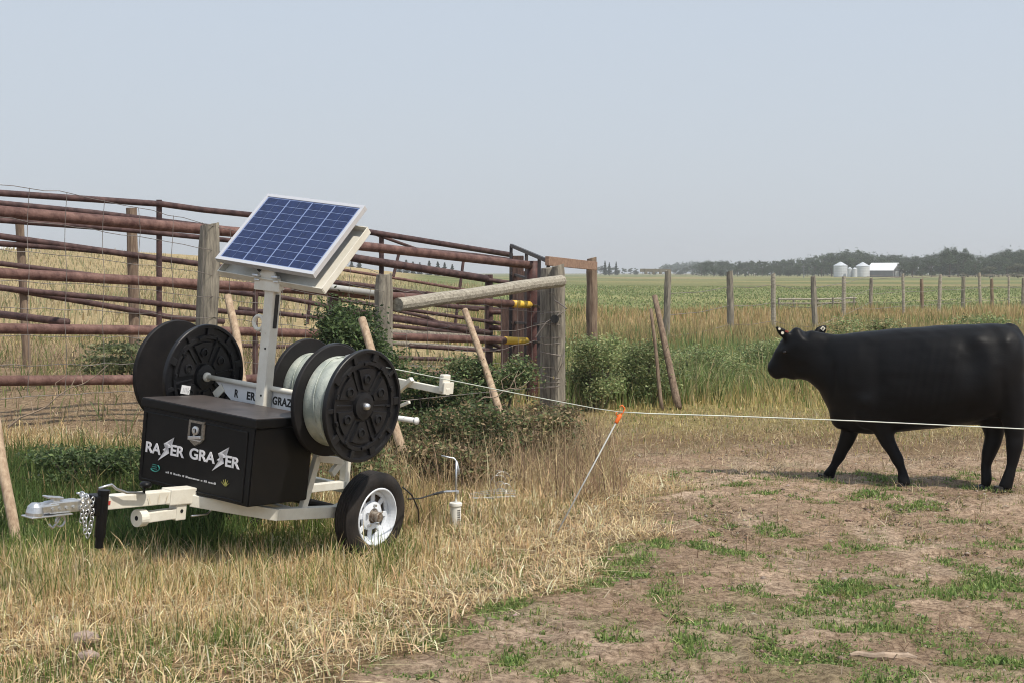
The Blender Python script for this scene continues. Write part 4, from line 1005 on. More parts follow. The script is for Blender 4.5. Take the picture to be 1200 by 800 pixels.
wheel(1, .475, .612); wheel(-1, .475, .612)
# black box
F0, D0, W0, B0, B1 = 1.007, .491, .96, .41, .908
bm = bmesh.new()
vs = []
for z, f in ((B0, .985), (B1-.045, 1.0)):
    vs.append([bm.verts.new((F0-D0 if i in (0, 3) else F0*1.0, y*f, z)) for i, y in ((0, -W0/2), (1, -W0/2), (2, W0/2), (3, W0/2))])
a_, b_ = vs
bm.faces.new(a_[::-1]); bm.faces.new(b_)
for i in range(4): bm.faces.new((a_[i], a_[(i+1) % 4], b_[(i+1) % 4], b_[i]))
bmesh.ops.bevel(bm, geom=bm.edges[:], offset=.006, segments=2, affect='EDGES')
bx = tp('storage_box', bm, 'blackpaint')
bm = bmesh.new(); box(bm, (F0-D0/2, 0, B1-.018), (D0+.022, W0+.022, .052), None, .006); tp('lid', bm, 'blackpaint', bx)
bm = bmesh.new(); box(bm, (F0-D0/2, 0, B1+.0095), (D0+.010, W0+.010, .003)); tp('lid_top', bm, 'lid', bx)
bm = bmesh.new()       # raised seam of the door panel
for p, q in (((F0+.003, -.445, B1-.075), (F0+.003, .425, B1-.075)), ((F0+.003, .425, B1-.075), (F0+.003, .425, B0+.02)), ((F0+.003, -.445, B1-.075), (F0+.003, -.445, B0+.02)), ((F0+.003, -.445, B0+.02), (F0+.003, .425, B0+.02))): tube(bm, [p, q], .004, 6)
tp('door_seam', bm, 'blackpaint', bx)
# shield latch
bm = bmesh.new(); sh = [(-.068, .075), (.068, .075), (.070, -.035), (.045, -.060), (0, -.085), (-.045, -.060), (-.070, -.035)]
def plate(bm, pts, x0, x1, cy, cz, k=1.0):
    A = [bm.verts.new((x0, cy+p[0], cz+p[1])) for p in pts]; B = [bm.verts.new((x1, cy+p[0]*k, cz+p[1]*k)) for p in pts]
    n = len(pts); bm.faces.new(A[::-1]); bm.faces.new(B)
    for i in range(n): bm.faces.new((A[i], A[(i+1) % n], B[(i+1) % n], B[i]))
plate(bm, sh, F0-.002, F0+.010, .003, .772, .93); em = tp('shield_latch', bm, 'galvdull', bx); em.data.materials[0] = M['chrome']
bm = bmesh.new(); plate(bm, [(-.045, .055), (.045, .055), (.045, -.030), (-.045, -.030)], F0+.0095, F0+.0125, .003, .772, 1); tp('latch_recess', bm, 'hole', bx)
bm = bmesh.new(); lathe(bm, (F0+.013, .010, .785), (1, 0, 0), [(.026, 0), (.026, .010), (.014, .012), (.014, 0)], 24); box(bm, (F0+.016, 0, .772), (.010, .014, .06), None, .003); box(bm, (F0+.016, .003, .742), (.010, .105, .018), Euler((.15, 0, 0)).to_matrix(), .003); box(bm, (F0+.014, .003, .728), (.006, .11, .007)); tp('latch_handle', bm, 'galv', bx)
# lettering RAZER GRAZER with lightning-bolt Z
bm = bmesh.new(); bmb = bmesh.new(); xcur = 0.0; items = ['RA', 'Z', 'ER', ' ', 'GRA', 'Z', 'ER']; place = []
for it in items:
    if it == ' ': xcur += .030; continue
    if it == 'Z': place.append((it, None, xcur+.004, .072)); xcur += .064; continue
    tb, x0, x1 = text_bm(it, .088, .0012, .0024); place.append((it, tb, xcur-x0, x1-x0)); xcur += x1-x0+.006
sc_ = .815/xcur
for it, tb, x0, wd_ in place:
    q = (x0+wd_/2)*sc_; yy = -.420+q; zz = .592+.024*(q/.8) + .010*math.sin(q/.8*math.pi)
    if tb is not None:
        join(bm, tb, Matrix.Translation((F0+.0065, -.420+0, zz)) @ FACE @ Matrix.Diagonal((sc_, 1, 1, 1)) @ Matrix.Translation((x0, 0, 0)))
    else:
        bolt = [(.062, .118), (.004, .040), (.026, .042), (-.004, .006), (.022, .010), (-.034, -.052), (.078, .028), (.048, .026), (.086, .062), (.040, .060)]
        bolt = [(.104, .116), (.008, .064), (.050, .060), (.002, .024), (.036, .020), (-.034, -.048), (.070, .014), (.030, .034), (.084, .052), (.044, .072)]
        pts = [(a*.74*sc_+.006, b*.96) for a, b in bolt]
        cy = -.426+x0*sc_; A = [bmb.verts.new((F0+.006, cy+p[0], zz+p[1])) for p in pts]; B = [bmb.verts.new((F0+.0075, cy+p[0], zz+p[1])) for p in pts]
        bmb.faces.new(A[::-1]); bmb.faces.new(B)
        for i in range(len(A)): bmb.faces.new((A[i], A[(i+1) % len(A)], B[(i+1) % len(A)], B[i]))
bmesh.ops.triangulate(bmb, faces=bmb.faces[:])
tp('lettering', bm, 'letter', bx); tp('lightning_bolts', bmb, 'letter', bx)
# faint small print line (unreadable in the photo), teal mark and grass mark
bm = bmesh.new(); q = -.226; rp = random.Random(9)
while q < .205:
    wl = rp.uniform(.008, .02); hgt = rp.choice([.008, .008, .012]); box(bm, (F0+.0065, q+wl/2, .496+hgt/2), (.0012, wl, hgt)); q += wl+.0035+(.01 if rp.random() < .18 else 0)
tp('small_print', bm, 'alu', bx)
bm = bmesh.new(); torus(bm, (F0+.006, -.325, .512), (1, 0, 0), .036, .0035, 20, 5, arc=(-2.6, .9), u=(0, 1, 0), sx=1.1, sy=.62)
for k in range(3): box(bm, (F0+.0065, -.33, .505+.012*k), (.0012, .05-.008*k, .005))
tp('teal_mark', bm, 'teal', bx)
bm = bmesh.new()
for a in (-58, -30, -4, 24, 52):
    an = R(a); plate(bm, [(-.006, 0), (.006, 0), (math.sin(an)*.042, math.cos(an)*.042)], F0+.006, F0+.0075, .285, .500)
tp('grass_mark', bm, 'leafy', bx)
# mast, rod, name plate
bm = bmesh.new(); box(bm, (.476, 0, 1.01), (.072, .076, 1.30), None, .007); mst = tp('mast', bm, 'cream')
bm = bmesh.new(); torus(bm, (.486, -.088, 1.418), (1, 0, 0), .042, .0125, 28, 10); mr = tp('lifting_ring', bm, 'cream', mst, True)
bm = bmesh.new(); torus(bm, (.513, -.02, 1.365), (0, 0, 1), .022, .006, 14, 6, arc=(0, math.pi)); tp('hook', bm, 'cream', mst, True)
for z in (1.27, .98):
    bm = bmesh.new(); cyl(bm, (.5125, .012, z), (1, 0, 0), .007, .003, 12); tp('bolt_hole', bm, 'hole', mst)
bm = bmesh.new(); box(bm, (.475, .0405, 1.50), (.03, .006, .21), None, .002); tp('cable_clip', bm, 'rubber', mst)
bm = bmesh.new(); tube(bm, [(.45, -.60, 1.026), (.45, .80, 1.022)], .0165, 14); rd = tp('reel_rod', bm, 'cream', smooth=True)
bm = bmesh.new(); lathe(bm, (.45, -.545, 1.025), (0, 1, 0), [(.0, -.015), (.030, -.012), (.030, .012), (.0, .015)], 20, closed=False); tp('hub_cap', bm, 'cream', rd, True)
bm = bmesh.new(); plate(bm, [(-.50, .010), (.30, .010), (.30, -.112), (-.315, -.112)], .427, .435, 0, 1.012); npl = tp('name_plate', bm, 'white')
bm = bmesh.new(); box(bm, (.44, -.435, .945), (.008, .095, .055), Euler((.75, 0, 0)).to_matrix(), .003); tp('plate_tab', bm, 'cream', npl)
bm = bmesh.new()
for s_, y0, wd_, x0off in (('R', -.295, .034, 0), ('ER', -.185, .075, 0), ('GRAZER', .040, .235, 0)):
    tb, x0, x1 = text_bm(s_, .068, .001, .0022, 1.08)
    join(bm, tb, Matrix.Translation((.4365, y0, .930)) @ FACE @ Matrix.Diagonal((wd_/(x1-x0), 1, 1, 1)) @ Matrix.Translation((-x0, 0, 0)))
tp('lettering', bm, 'ink', npl)
# reels
def flange(parent, cx, cy, cz, out, label=None, ang=0, m='reel'):
    a = (0, out, 0); bm = bmesh.new(); RR = .335
    prof = [(0, -.008), (RR-.004, -.008), (RR, -.004), (RR, .020), (RR-.004, .024), (RR-.020, .024), (RR-.024, .006), (.268, .006), (.264, .022), (.244, .022), (.240, .004), (.082, .004), (.078, .026), (.050, .030), (.018, .030), (0, .030)]
    lathe(bm, (cx, cy, cz), a, prof, 96, closed=False)
    def B(r0, t0, h, dr, dt, hh, tw=0): 
        box(bm, (cx+math.cos(t0)*r0, cy+out*h, cz+math.sin(t0)*r0), (dr, hh, dt), Euler((0, -(t0+tw), 0)).to_matrix(), .003)
    for k in range(10): B(.292, ang+2*math.pi*k/10, .010, .05, .026 if k % 2 else .045, .024)
    for k in range(6):
        t0 = ang+2*math.pi*k/6
        # raised wedge panel
        pts = []
        for r_, dt in ((.095, .20), (.222, .36)):
            pts.append((r_, dt))
        n = 6; A = []; Bt = []
        poly = [(.095, -.20)]+[(.225, -.36+.72*i/n) for i in range(n+1)]+[(.095, .20)]
        for r_, dt in poly:
            A.append(bm.verts.new((cx+math.cos(t0+dt)*r_, cy+out*.003, cz+math.sin(t0+dt)*r_))); r2 = r_*.985 if r_ > .2 else r_*1.03; d2 = dt*.95
            Bt.append(bm.verts.new((cx+math.cos(t0+d2)*r2, cy+out*.019, cz+math.sin(t0+d2)*r2)))
        bm.faces.new(A); bm.faces.new(Bt)
        for i in range(len(A)): bm.faces.new((A[i], A[(i+1) % len(A)], Bt[(i+1) % len(A)], Bt[i]))
        # boss round the hole
        c_ = (cx+math.cos(t0)*.160, cy, cz+math.sin(t0)*.160)
        lathe(bm, c_, a, [(.018, .019), (.030, .019), (.029, .028), (.020, .030)], 18)
        B(.232, t0+.52, .009, .05, .014, .018)
        B(.165, t0+.52, .006, .13, .010, .010)
    for k in range(10):
        B(.252, ang+.31+2*math.pi*k/10, .020, .018, .030, .022)
    bmesh.ops.recalc_face_normals(bm, faces=bm.faces[:])
    f = tp('flange', bm, m, parent)
    for k in range(6):
        bm = bmesh.new()
        t0 = ang+2*math.pi*k/6; c_ = V(cx+math.cos(t0)*.160, cy+out*.0205, cz+math.sin(t0)*.160); cyl(bm, c_, a, .0185, .004, 16); tp('hole', bm, 'hole', parent)
    return f
def reel(cx, y_in, y_out, cz, spool, front=1, tilt=0, label=None):
    bm = bmesh.new(); tube(bm, [(cx, y_in, cz), (cx, y_out, cz)], .055, 20); rl = tp('reel', bm, 'reel', smooth=True)
    if label: rl['label'] = label
    flange(rl, cx, y_in, cz, -1, m='reelin'); flange(rl, cx, y_out, cz, 1, ang=.35+tilt)
    if spool:
        lo, hi = min(y_in, y_out)+.010, max(y_in, y_out)-.010; bm = bmesh.new(); prof = [(.06, lo)]; n = 46
        for k in range(n+1): prof.append((spool+.0045*(k % 2)+.004*math.sin(k*.35), lo+(hi-lo)*k/n))
        prof.append((.06, hi)); lathe(bm, (cx, 0, cz), (0, 1, 0), prof, 72, closed=False)
        rq = random.Random(4)
        for k in range(14):            # crossing strands on the winding
            y0 = rq.uniform(lo+.02, hi-.02); y1 = min(hi-.01, max(lo+.01, y0+rq.uniform(-.08, .08))); t0 = rq.uniform(0, 6.28)
            tube(bm, [(cx+math.cos(t0+j*.2)*(spool+.008), y0+(y1-y0)*j/9, cz+math.sin(t0+j*.2)*(spool+.008)) for j in range(10)], .003, 5)
        tp('wire_winding', bm, 'twist', rl, True)
    return rl
reel(.45, -.845, -.580, 1.024, None, label='empty black plastic reel at the far end of the rod')
rl = reel(.45, .545, .778, 1.018, .262, tilt=.2, label='black reel wound full of pale wire at the near end of the rod')
bm = bmesh.new(); lathe(bm, (.45, .815, 1.018), (0, 1, 0), [(0, .022), (.018, .018), (.022, 0), (.022, -.02), (0, -.02)], 18, closed=False); tp('rod_end', bm, 'galv', rl, True)
bm = bmesh.new(); box(bm, (.45+.02, .665, 1.018+.275), (.05, .05, .02), Euler((.3, .4, .2)).to_matrix(), .006); tube(bm, [(.45, .62, 1.293), (.46, .66, 1.305), (.47, .71, 1.292)], .006, 6); tp('wire_tie', bm, 'galvdull', rl)
reel(-.33, -.40, -.16, .955, .235, label='rear black reel of pale wire half hidden behind the near one')
# sticker on the empty reel
bm = bmesh.new(); p0 = V(.45, -.545, 1.024)
box(bm, (.45+.165, -.552, .945), (.075, .003, .055), Euler((0, -.15, 0)).to_matrix()); ps = tp('paper_label', bm, 'white')
bm = bmesh.new()
for k in range(4): box(bm, (.45+.185-.013*k, -.5500, .945), (.006, .0012, .028), Euler((0, -.15, 0)).to_matrix())
tp('print', bm, 'alu', ps)
# rear reel holder arms
bm = bmesh.new(); beam(bm, (-.35, -.42, 1.125), (-.35, .80, 1.083), .038, .042); box(bm, (-.35, .765, 1.135), (.075, .035, .110), None, .008); box(bm, (-.36, .79, 1.105), (.10, .012, .075), None, .004)
ra = tp('rear_arm', bm, 'cream')
bm = bmesh.new(); beam(bm, (-.31, .30, .93), (-.31, .53, 1.132), .035, .030); beam(bm, (-.3, .25, .85), (-.3, .535, .985), .02, .02); tp('arm_strut', bm, 'cream', ra)
bm = bmesh.new(); tube(bm, [(-.3, -.1, .855), (-.3, .605, .873)], .018, 14); tube(bm, [(-.3, .598, .872), (-.3, .61, .873)], .024, 14); tp('rear_rod', bm, 'white', smooth=True)
bm = bmesh.new(); beam(bm, (-.35, 0, .34), (-.35, 0, 1.12), .05, .05, up=V(0, 1, 0)); tp('rear_upright', bm, 'cream')
# side struts
bm = bmesh.new()
beam(bm, (.49, .42, .35), (.40, .42, .655), .045, .035, up=V(0, 1, 0)); beam(bm, (.405, .42, .65), (.17, .42, .615), .045, .035, up=V(0, 1, 0)); beam(bm, (.17, .42, .62), (.26, .42, .54), .045, .03, up=V(0, 1, 0))
beam(bm, (.40, .42, .65), (.30, .30, .87), .045, .03, up=V(0, 1, 0))
tp('reel_strut', bm, 'cream')
bm = bmesh.new(); beam(bm, (.40, -.42, .33), (.40, -.42, .87), .04, .035, up=V(0, 1, 0)); tp('reel_strut', bm, 'cream')
bm = bmesh.new(); beam(bm, (.476, 0, .36), (-.35, 0, .36), .05, .05); tp('centre_beam', bm, 'cream')
# solar panel, hinged at the mast head and facing the hitch
tl = .848; O_ = V(.586, 0, 1.773); rr_ = R(2.2)
ax_ = V(0, math.cos(rr_), -math.sin(rr_)); bx_ = V(-math.cos(tl), 0, math.sin(tl)); bx_ = (bx_-ax_*bx_.dot(ax_)).normalized(); nx_ = ax_.cross(bx_)
PM = Matrix.Translation(O_) @ Matrix((ax_, bx_, nx_)).transposed().to_4x4()
def tpp(name, bm, m, parent=None, smooth=False): bm.transform(PM); return tp(name, bm, m, parent, smooth)
PWd, PL = .845, .595
bm = bmesh.new(); fw = .024
for c_, s_ in (((0, fw/2, -.017), (PWd, fw, .036)), ((0, PL-fw/2, -.017), (PWd, fw, .036)), ((-PWd/2+fw/2, PL/2, -.0172), (fw, PL-2*fw, .0356)), ((PWd/2-fw/2, PL/2, -.0172), (fw, PL-2*fw, .0356))): box(bm, c_, s_, None, .002)
sp = tpp('solar_panel', bm, 'alu')
bm = bmesh.new(); box(bm, (0, PL/2, -.008), (PWd-2*fw, PL-2*fw, .008)); tpp('backsheet', bm, 'back', sp)
bm = bmesh.new(); iw, il = PWd-2*fw-.012, PL-2*fw-.012; cw, ch = iw/4, il/9
for i in range(4):
    for j in range(9):
        for h in range(2):
            x0 = -iw/2+i*cw+h*(cw-.008)/2+.004; w_ = (cw-.008)/2-.0035
            box(bm, (x0+w_/2+.001, fw+.006+(j+.5)*ch, -.0035), (w_, ch-.0055, .002))
tpp('cells', bm, 'cells', sp)
bm = bmesh.new(); off = -.105
box(bm, (.012, .235, off-.03), (.90, .525, .006)); 
for c_, s_ in (((.012, -.026, off-.006), (.90, .006, .048)), ((.012, .497, off-.006), (.90, .006, .048)), ((-.437, .235, off-.0063), (.006, .516, .0474)), ((.461, .235, off-.0063), (.006, .516, .0474))): box(bm, c_, s_, None, .001)
tr_ = tpp('panel_tray', bm, 'cream')
bm = bmesh.new(); box(bm, (-.1, .25, -.07), (.3, .35, .06), None, .01); tpp('controller_box', bm, 'creamdirty', tr_)
bm = bmesh.new(); cyl(bm, (-.06, .006, -.045), (0, 1, 0), .012, .02, 12); tpp('knob', bm, 'hole', tr_)
bm = bmesh.new(); box(bm, (.52, -.01, 1.665), (.014, .215, .085), None, .003); plate(bm, [(-.075, .04), (.075, .04), (.05, .085), (-.05, .085)], .514, .528, -.01, 1.665); box(bm, (.47, -.01, 1.64), (.10, .10, .01)); mb = tp('tilt_bracket', bm, 'cream')
for y in (-.09, .075):
    bm = bmesh.new(); box(bm, (.540, y, 1.712), (.035, .050, .018), None, .006); box(bm, (.532, y, 1.685), (.012, .045, .010), None, .003); tp('toggle_latch', bm, 'galv', mb)
bm = bmesh.new(); beam(bm, (.50, -.05, 1.62), (.36, -.05, 1.80), .03, .04); beam(bm, (.50, .05, 1.62), (.36, .05, 1.80), .03, .04); tp('panel_support', bm, 'cream', mb)
# ------------------------------------------------------------------ black cow walking to the left
def Yc(px): return 11.75+(1190-px)/215*.45
cow0 = P(1080, 560, Yc(1080)); 
def CW(px, py, dy=0): return P(px, py, Yc(px)+dy)
mpp = 12.0/F
def loft(bm, rings, n=20, ex=2.0):
    prev = None
    for c, A, B in rings:
        ring = []
        for k in range(n):
            a = 2*math.pi*k/n; ca, sa = math.cos(a), math.sin(a)
            q = (abs(ca)**ex+abs(sa)**ex)**(-1/ex)
            ring.append(bm.verts.new(c+A*(ca*q)+B*(sa*q)))
        if prev:
            for k in range(n): bm.faces.new((prev[k], prev[(k+1) % n], ring[(k+1) % n], ring[k]))
        else: bm.faces.new(ring[::-1])
        prev = ring
    bm.faces.new(prev)
def ell(bm, c, rx, ry, rz, rot=None):
    r = bmesh.ops.create_uvsphere(bm, u_segments=16, v_segments=10, radius=1.0)
    M4 = Matrix.Translation(c) @ (rot.to_4x4() if rot else Matrix.Identity(4)) @ Matrix.Diagonal((rx, ry, rz, 1))
    bmesh.ops.transform(bm, matrix=M4, verts=r['verts'])
DEP = Vector((0, 1, 0))
bm = bmesh.new()
st = [(962, 397, 462, .13), (972, 393, 482, .18), (985, 390.5, 497, .225), (1000, 388.5, 507, .26), (1020, 387, 509, .29), (1045, 385, 507, .325), (1075, 383, 503, .36), (1105, 381.5, 500, .365), (1130, 381, 496, .345), (1150, 380.5, 491, .32), (1166, 379.5, 487, .29), (1179, 381, 480, .25), (1188, 385, 470, .205), (1195, 392, 455, .14), (1199, 402, 440, .07)]
loft(bm, [(CW(px, (a+b)/2), Vector((0, 0, (b-a)/2*mpp)), DEP*hw) for px, a, b, hw in st], 28, 2.25)
# neck
nk = [(1000, 440, 46, .19, .25), (982, 432, 40, .17, .2), (966, 424, 34.5, .14, .15), (952, 417, 30, .12, .1), (942, 412, 27, .11, .05)]
loft(bm, [(CW(px, py), Vector((.20, 0, 1)).normalized()*h*mpp, DEP*hw) for px, py, h, hw, _ in nk], 22, 2.1)
# withers, shoulders, thighs, hips
for s in (-1, 1):
    ell(bm, CW(1018, 484, s*.15), .13, .08, .13)
    ell(bm, CW(1168, 436, s*.150), .20, .12, .30, Euler((0, R(8), 0)).to_matrix())
ell(bm, CW(987, 486, 0), .11, .13, .125)
ell(bm, CW(1128, 485, 0), .22, .17, .09)
ell(bm, CW(1142, 488, .0), .10, .11, .07)
# head, turned a little away
hd = Vector((-31*mpp, .14, -33*mpp)); hn = hd.normalized(); side = Vector((0.42, .88, .06)); side = (side-hn*side.dot(hn)).normalized(); upv = side.cross(hn).normalized()
if upv.z < 0: upv = -upv
H0_ = CW(941, 404, .0)
hr_ = [(-.20, 18, .085), (0, 23, .108), (.22, 25, .118), (.42, 23, .108), (.62, 18.5, .084), (.80, 14.5, .074), (.94, 13.0, .080), (1.05, 10.5, .066), (1.12, 5, .035)]
loft(bm, [(H0_+hd*t_+upv*((-1.5 if t_ < .5 else 0)*mpp), upv*h*mpp, side*w_) for t_, h, w_ in hr_], 20, 2.3)
ell(bm, CW(943, 430, .02), 19*mpp, .095, 15.5*mpp, Euler((0, R(10), 0)).to_matrix())
ell(bm, CW(930, 436, .04), 15*mpp, .06, 9*mpp)
ell(bm, CW(933.5, 388, .0), 6.5*mpp, .06, 5.5*mpp)
for s in (-1, 1): ell(bm, H0_+hd*.35+side*(s*.098)+upv*.06, .04, .03, .028)
# ears
def ear(root, tip, wd, thick):
    d = tip-root; u = d.cross(Vector((0, 1, 0))).normalized(); v = d.cross(u).normalized()
    loft(bm, [(root+d*t_, u*wd*k, v*thick*k2) for t_, k, k2 in ((0, .45, .9), (.25, .85, 1), (.55, 1.0, .8), (.82, .7, .6), (1.0, .2, .3))], 12)
ear(CW(928, 399, -.04), CW(907.5, 381.5, -.11), 7.2*mpp, .024)
ear(CW(952, 398, .10), CW(970, 380, .17), 8.2*mpp, .026)
# legs
def leg(pts, dy0, dy1, ex=1.0):
    rings = []
    n = len(pts)
    for i, (px, py, w_) in enumerate(pts):
        q = CW(px, py, dy0+(dy1-dy0)*i/(n-1)); a = CW(*pts[max(0, i-1)][:2]); b = CW(*pts[min(n-1, i+1)][:2]); d = (b-a); d.y = 0; d.normalize()
        u = Vector((-d.z, 0, d.x)); depth = w_*mpp*(.85 if i > 2 else .95); rings.append((q, u*w_*mpp, DEP*depth))
    loft(bm, rings, 16, 2.1)
leg([(1020, 462, 22), (1029, 486, 16), (1034.5, 502, 11.6), (1040.5, 518, 9.6), (1047, 529, 8.0), (1051.5, 537, 8.2), (1056, 547, 5.8), (1058, 556, 6.6), (1059, 562, 7.6), (1059.5, 568, 8.6)], -.12, -.15)
leg([(1012, 465, 20), (1003, 488, 14), (997, 502, 11), (991.5, 518, 9.4), (986.5, 528, 7.8), (983, 535, 7.9), (978, 544, 5.6), (974.5, 550, 6.6), (972, 554.5, 7.6), (970, 559, 8.8)], .10, .16)
leg([(1165, 450, 32), (1163, 478, 22), (1164, 498, 14), (1165, 512, 10.8), (1161.5, 524, 9.6), (1158, 533, 8.6), (1155.5, 545, 6.6), (1155.5, 555, 7.0), (1156, 562, 7.2), (1154, 572, 5.5)], .06, .0)
leg([(1178, 440, 22), (1184, 470, 18), (1187.5, 492, 13.5), (1188.5, 508, 11.0), (1189.5, 521, 10.0), (1188, 531, 8.6), (1185.5, 545, 6.6), (1183, 555, 7.2), (1180, 563, 7.8), (1177, 573, 8.8)], -.10, -.13)
# tail
tube(bm, [CW(1180, 382), CW(1190, 385, -.02), CW(1198, 396, -.04), CW(1201, 425, -.05), CW(1200, 450, -.05), CW(1199, 470, -.05), CW(1199.5, 492, -.05), CW(1201, 512, -.05)], [.04, .038, .030, .024, .022, .036, .040, .012], 10)
me = bpy.data.meshes.new('body'); bm.to_mesh(me); bm.free()
tmp = bpy.data.objects.new('body', me); C.objects.link(tmp)
md = tmp.modifiers.new('r', 'REMESH'); md.mode = 'VOXEL'; md.voxel_size = .0125
ms = tmp.modifiers.new('s', 'SMOOTH'); ms.factor = .6; ms.iterations = 28
me2 = bpy.data.meshes.new_from_object(tmp.evaluated_get(bpy.context.evaluated_depsgraph_get()))
bpy.data.objects.remove(tmp); bpy.data.meshes.remove(me)
cz = float(H(cow0.x, cow0.y)); base = Vector((cow0.x, cow0.y, cz))
COW = thing('cow', base, 'black cow walking left on the bare dirt behind the electric wire', 'cow')
# gentle folds and rib shading as real relief
nv = len(me2.vertices); cc = np.empty(nv*3, np.float32); me2.vertices.foreach_get('co', cc); cc = cc.reshape(-1, 3)
nn = np.empty(nv*3, np.float32); me2.vertices.foreach_get('normal', nn); nn = nn.reshape(-1, 3)
rel = .007*(vn(cc[:, 0]+cc[:, 1]*.4, cc[:, 2], .16, 91)-.5)+.004*(vn(cc[:, 0]+cc[:, 1]*.4, cc[:, 2], .06, 92)-.5)
cc = cc+nn*rel[:, None]-np.array(base, np.float32)
wx = cc[:, 0]+base.x; wy = cc[:, 1]+base.y; wz = cc[:, 2]+base.z; q_ = 600+wx/wy*F; qy = HZ+(EYE-wz)/wy*F
relf = np.zeros(len(cc))                # muscle and bone relief: shoulder, hip bone, flank, thigh, neck folds
for px_, py_, rx_, ry_, am in [(994, 432, 9, 30, .016), (1006, 415, 7, 16, .010), (1028, 440, 9, 36, -.018), (1012, 470, 13, 12, .012), (1145, 398, 10, 8, .016), (1138, 424, 13, 18, -.026), (1160, 452, 8, 34, .016), (1180, 400, 7, 8, .014),
                               (1176, 455, 5, 26, -.012), (966, 415, 10, 12, -.010), (976, 445, 3.5, 24, -.012), (984, 440, 4, 22, .007), (1133, 480, 12, 8, -.018), (1060, 392, 50, 5, -.006), (1165, 389, 10, 5, -.008), (1090, 470, 45, 18, .012), (1020, 396, 14, 6, .010)]:
    relf += am*np.exp(-((q_-px_)/rx_)**2-((qy-py_)/ry_)**2)
ribs = np.exp(-((q_-1085)/40)**4-((qy-440)/38)**4)*.0011*np.sin((q_+.18*(qy-440))*.62)
sidew = np.clip(np.abs(nn[:, 1])*1.4, 0, 1)
cc = cc+nn*((relf+ribs)*sidew)[:, None]
me2.vertices.foreach_set('co', cc.ravel()); me2.update()
me2.polygons.foreach_set('use_smooth', np.ones(len(me2.polygons), bool)); me2.materials.clear(); me2.materials.append(M['cow']); me2.name = 'body'
ob = bpy.data.objects.new('body', me2); C.objects.link(ob); ob.parent = COW
def hoof(px, py, dy, k=1.0, tipdown=0):
    bm = bmesh.new(); c = CW(px, py, dy); zb = float(H(c.x, c.y))
    for s in (-1, 1):
        loft(bm, [(c+Vector((-.012, s*.022, 0))+Vector((-.010*h, 0, h*.05-.005)), Vector((.052*(1-.28*h), 0, 0)), Vector((0, .021*(1-.15*h), 0))) for h in (0, .5, 1)], 14, 2.3)
    if tipdown: bmesh.ops.rotate(bm, cent=c, matrix=Euler((0, -tipdown, 0)).to_matrix(), verts=bm.verts[:])
    obj('hoof', bm, M['hoof'], COW)
hoof(1058, 571.0, -.15); hoof(967.5, 561, .16); hoof(1151.5, 573.5, 0, tipdown=R(28)); hoof(1174, 575.5, -.13)
def disc(name, px, py, dy, r, m, ax=(0, -1, 0), sq=False):
    bm = bmesh.new(); c = CW(px, py, dy)
    if sq: box(bm, c, (r*1.7, .004, r*1.7), Euler((0, R(40), 0)).to_matrix(), .002)
    else: cyl(bm, c, ax, r, .008, 18)
    return obj(name, bm, M[m], COW)
disc('ear_tag', 913.4, 385.5, -.125, .0105, 'tagw'); disc('ear_tag', 917, 390.3, -.120, .0125, 'tagw')
bm = bmesh.new(); c = CW(922, 388.5, -.085); box(bm, c, (.030, .005, .018), Euler((0, R(20), 0)).to_matrix(), .003); obj('ear_tag', bm, M['tagr'], COW)['label'] = 'dull red ear tag'
disc('ear_tag', 964.3, 385.2, .115, .019, 'tagw', sq=True); bm = bmesh.new(); box(bm, CW(964.5, 385.2, .111), (.010, .002, .017), Euler((0, R(15), 0)).to_matrix()); obj('tag_number', bm, M['ink'], COW)
for s in (-1, 1):
    bm = bmesh.new(); ell(bm, H0_+hd*.36+side*(s*.110)+upv*.048, .017, .017, .014); obj('eye', bm, M['eye'], COW, smooth=True)
    bm = bmesh.new(); ell(bm, H0_+hd*1.06+side*(s*.036)+upv*.012, .012, .012, .010); obj('nostril', bm, M['hole'], COW, smooth=True)
# ------------------------------------------------------------------ electric wire, its posts, grounding rod, sticks
fb = G(650, 629); ft = P(724.5, 490, 9.95)
t = thing('fence_stake', fb, 'leaning grey fibreglass stake holding the electric wire in an orange clip', 'fence stake')
bm = bmesh.new(); tube(bm, [fb-(ft-fb)*.12, ft], .0052, 8); obj('rod', bm, M['fibre'], t, smooth=True)
d = (ft-fb).normalized(); bm = bmesh.new()
tube(bm, [ft-d*.035, ft-d*.03, ft+d*.02, ft+d*.035], [.010, .014, .016, .011], 10); k0 = ft+d*.035
tube(bm, [k0-d*.02, k0+Vector((.018, 0, .015)), k0+Vector((.028, 0, .042)), k0+Vector((.012, 0, .062)), k0+Vector((-.008, 0, .05))], [.007, .006, .0055, .005, .004], 8)
tube(bm, [ft+d*.01, ft+Vector((-.016, 0, .03)), ft+Vector((-.010, 0, .045))], [.006, .005, .004], 6)
obj('clip', bm, M['orange'], t, smooth=True)
bm = bmesh.new()
cx = [(452, 430, 8.72), (500, 439.5, 8.95), (543, 448, 9.15), (600, 459.5, 9.4), (660, 471, 9.65), (700, 478.5, 9.85), (727, 482.2, 9.95), (760, 484, 10.05), (850, 486.8, 10.25), (1000, 492.5, 10.6), (1200, 502, 11.0), (1330, 508, 11.2)]
tube(bm, [P(*q) for q in cx[:7]], .0034, 6); tube(bm, [P(*q) for q in cx[6:]], .0045, 6)
o = obj('electric_wire', bm, M['rope'], smooth=True); tag(o, 'pale electric fence wire running from the reel past the cow', 'wire')
bm = bmesh.new(); e = P(1330, 508, 11.2); tube(bm, [(e.x, e.y, -.2), (e.x, e.y, 1.0)], .008, 8); t = thing('fence_stake', (e.x, e.y, 0), 'fibreglass stake beyond the right edge carrying the far end of the wire', 'fence stake'); obj('rod', bm, M['fibre'], t)
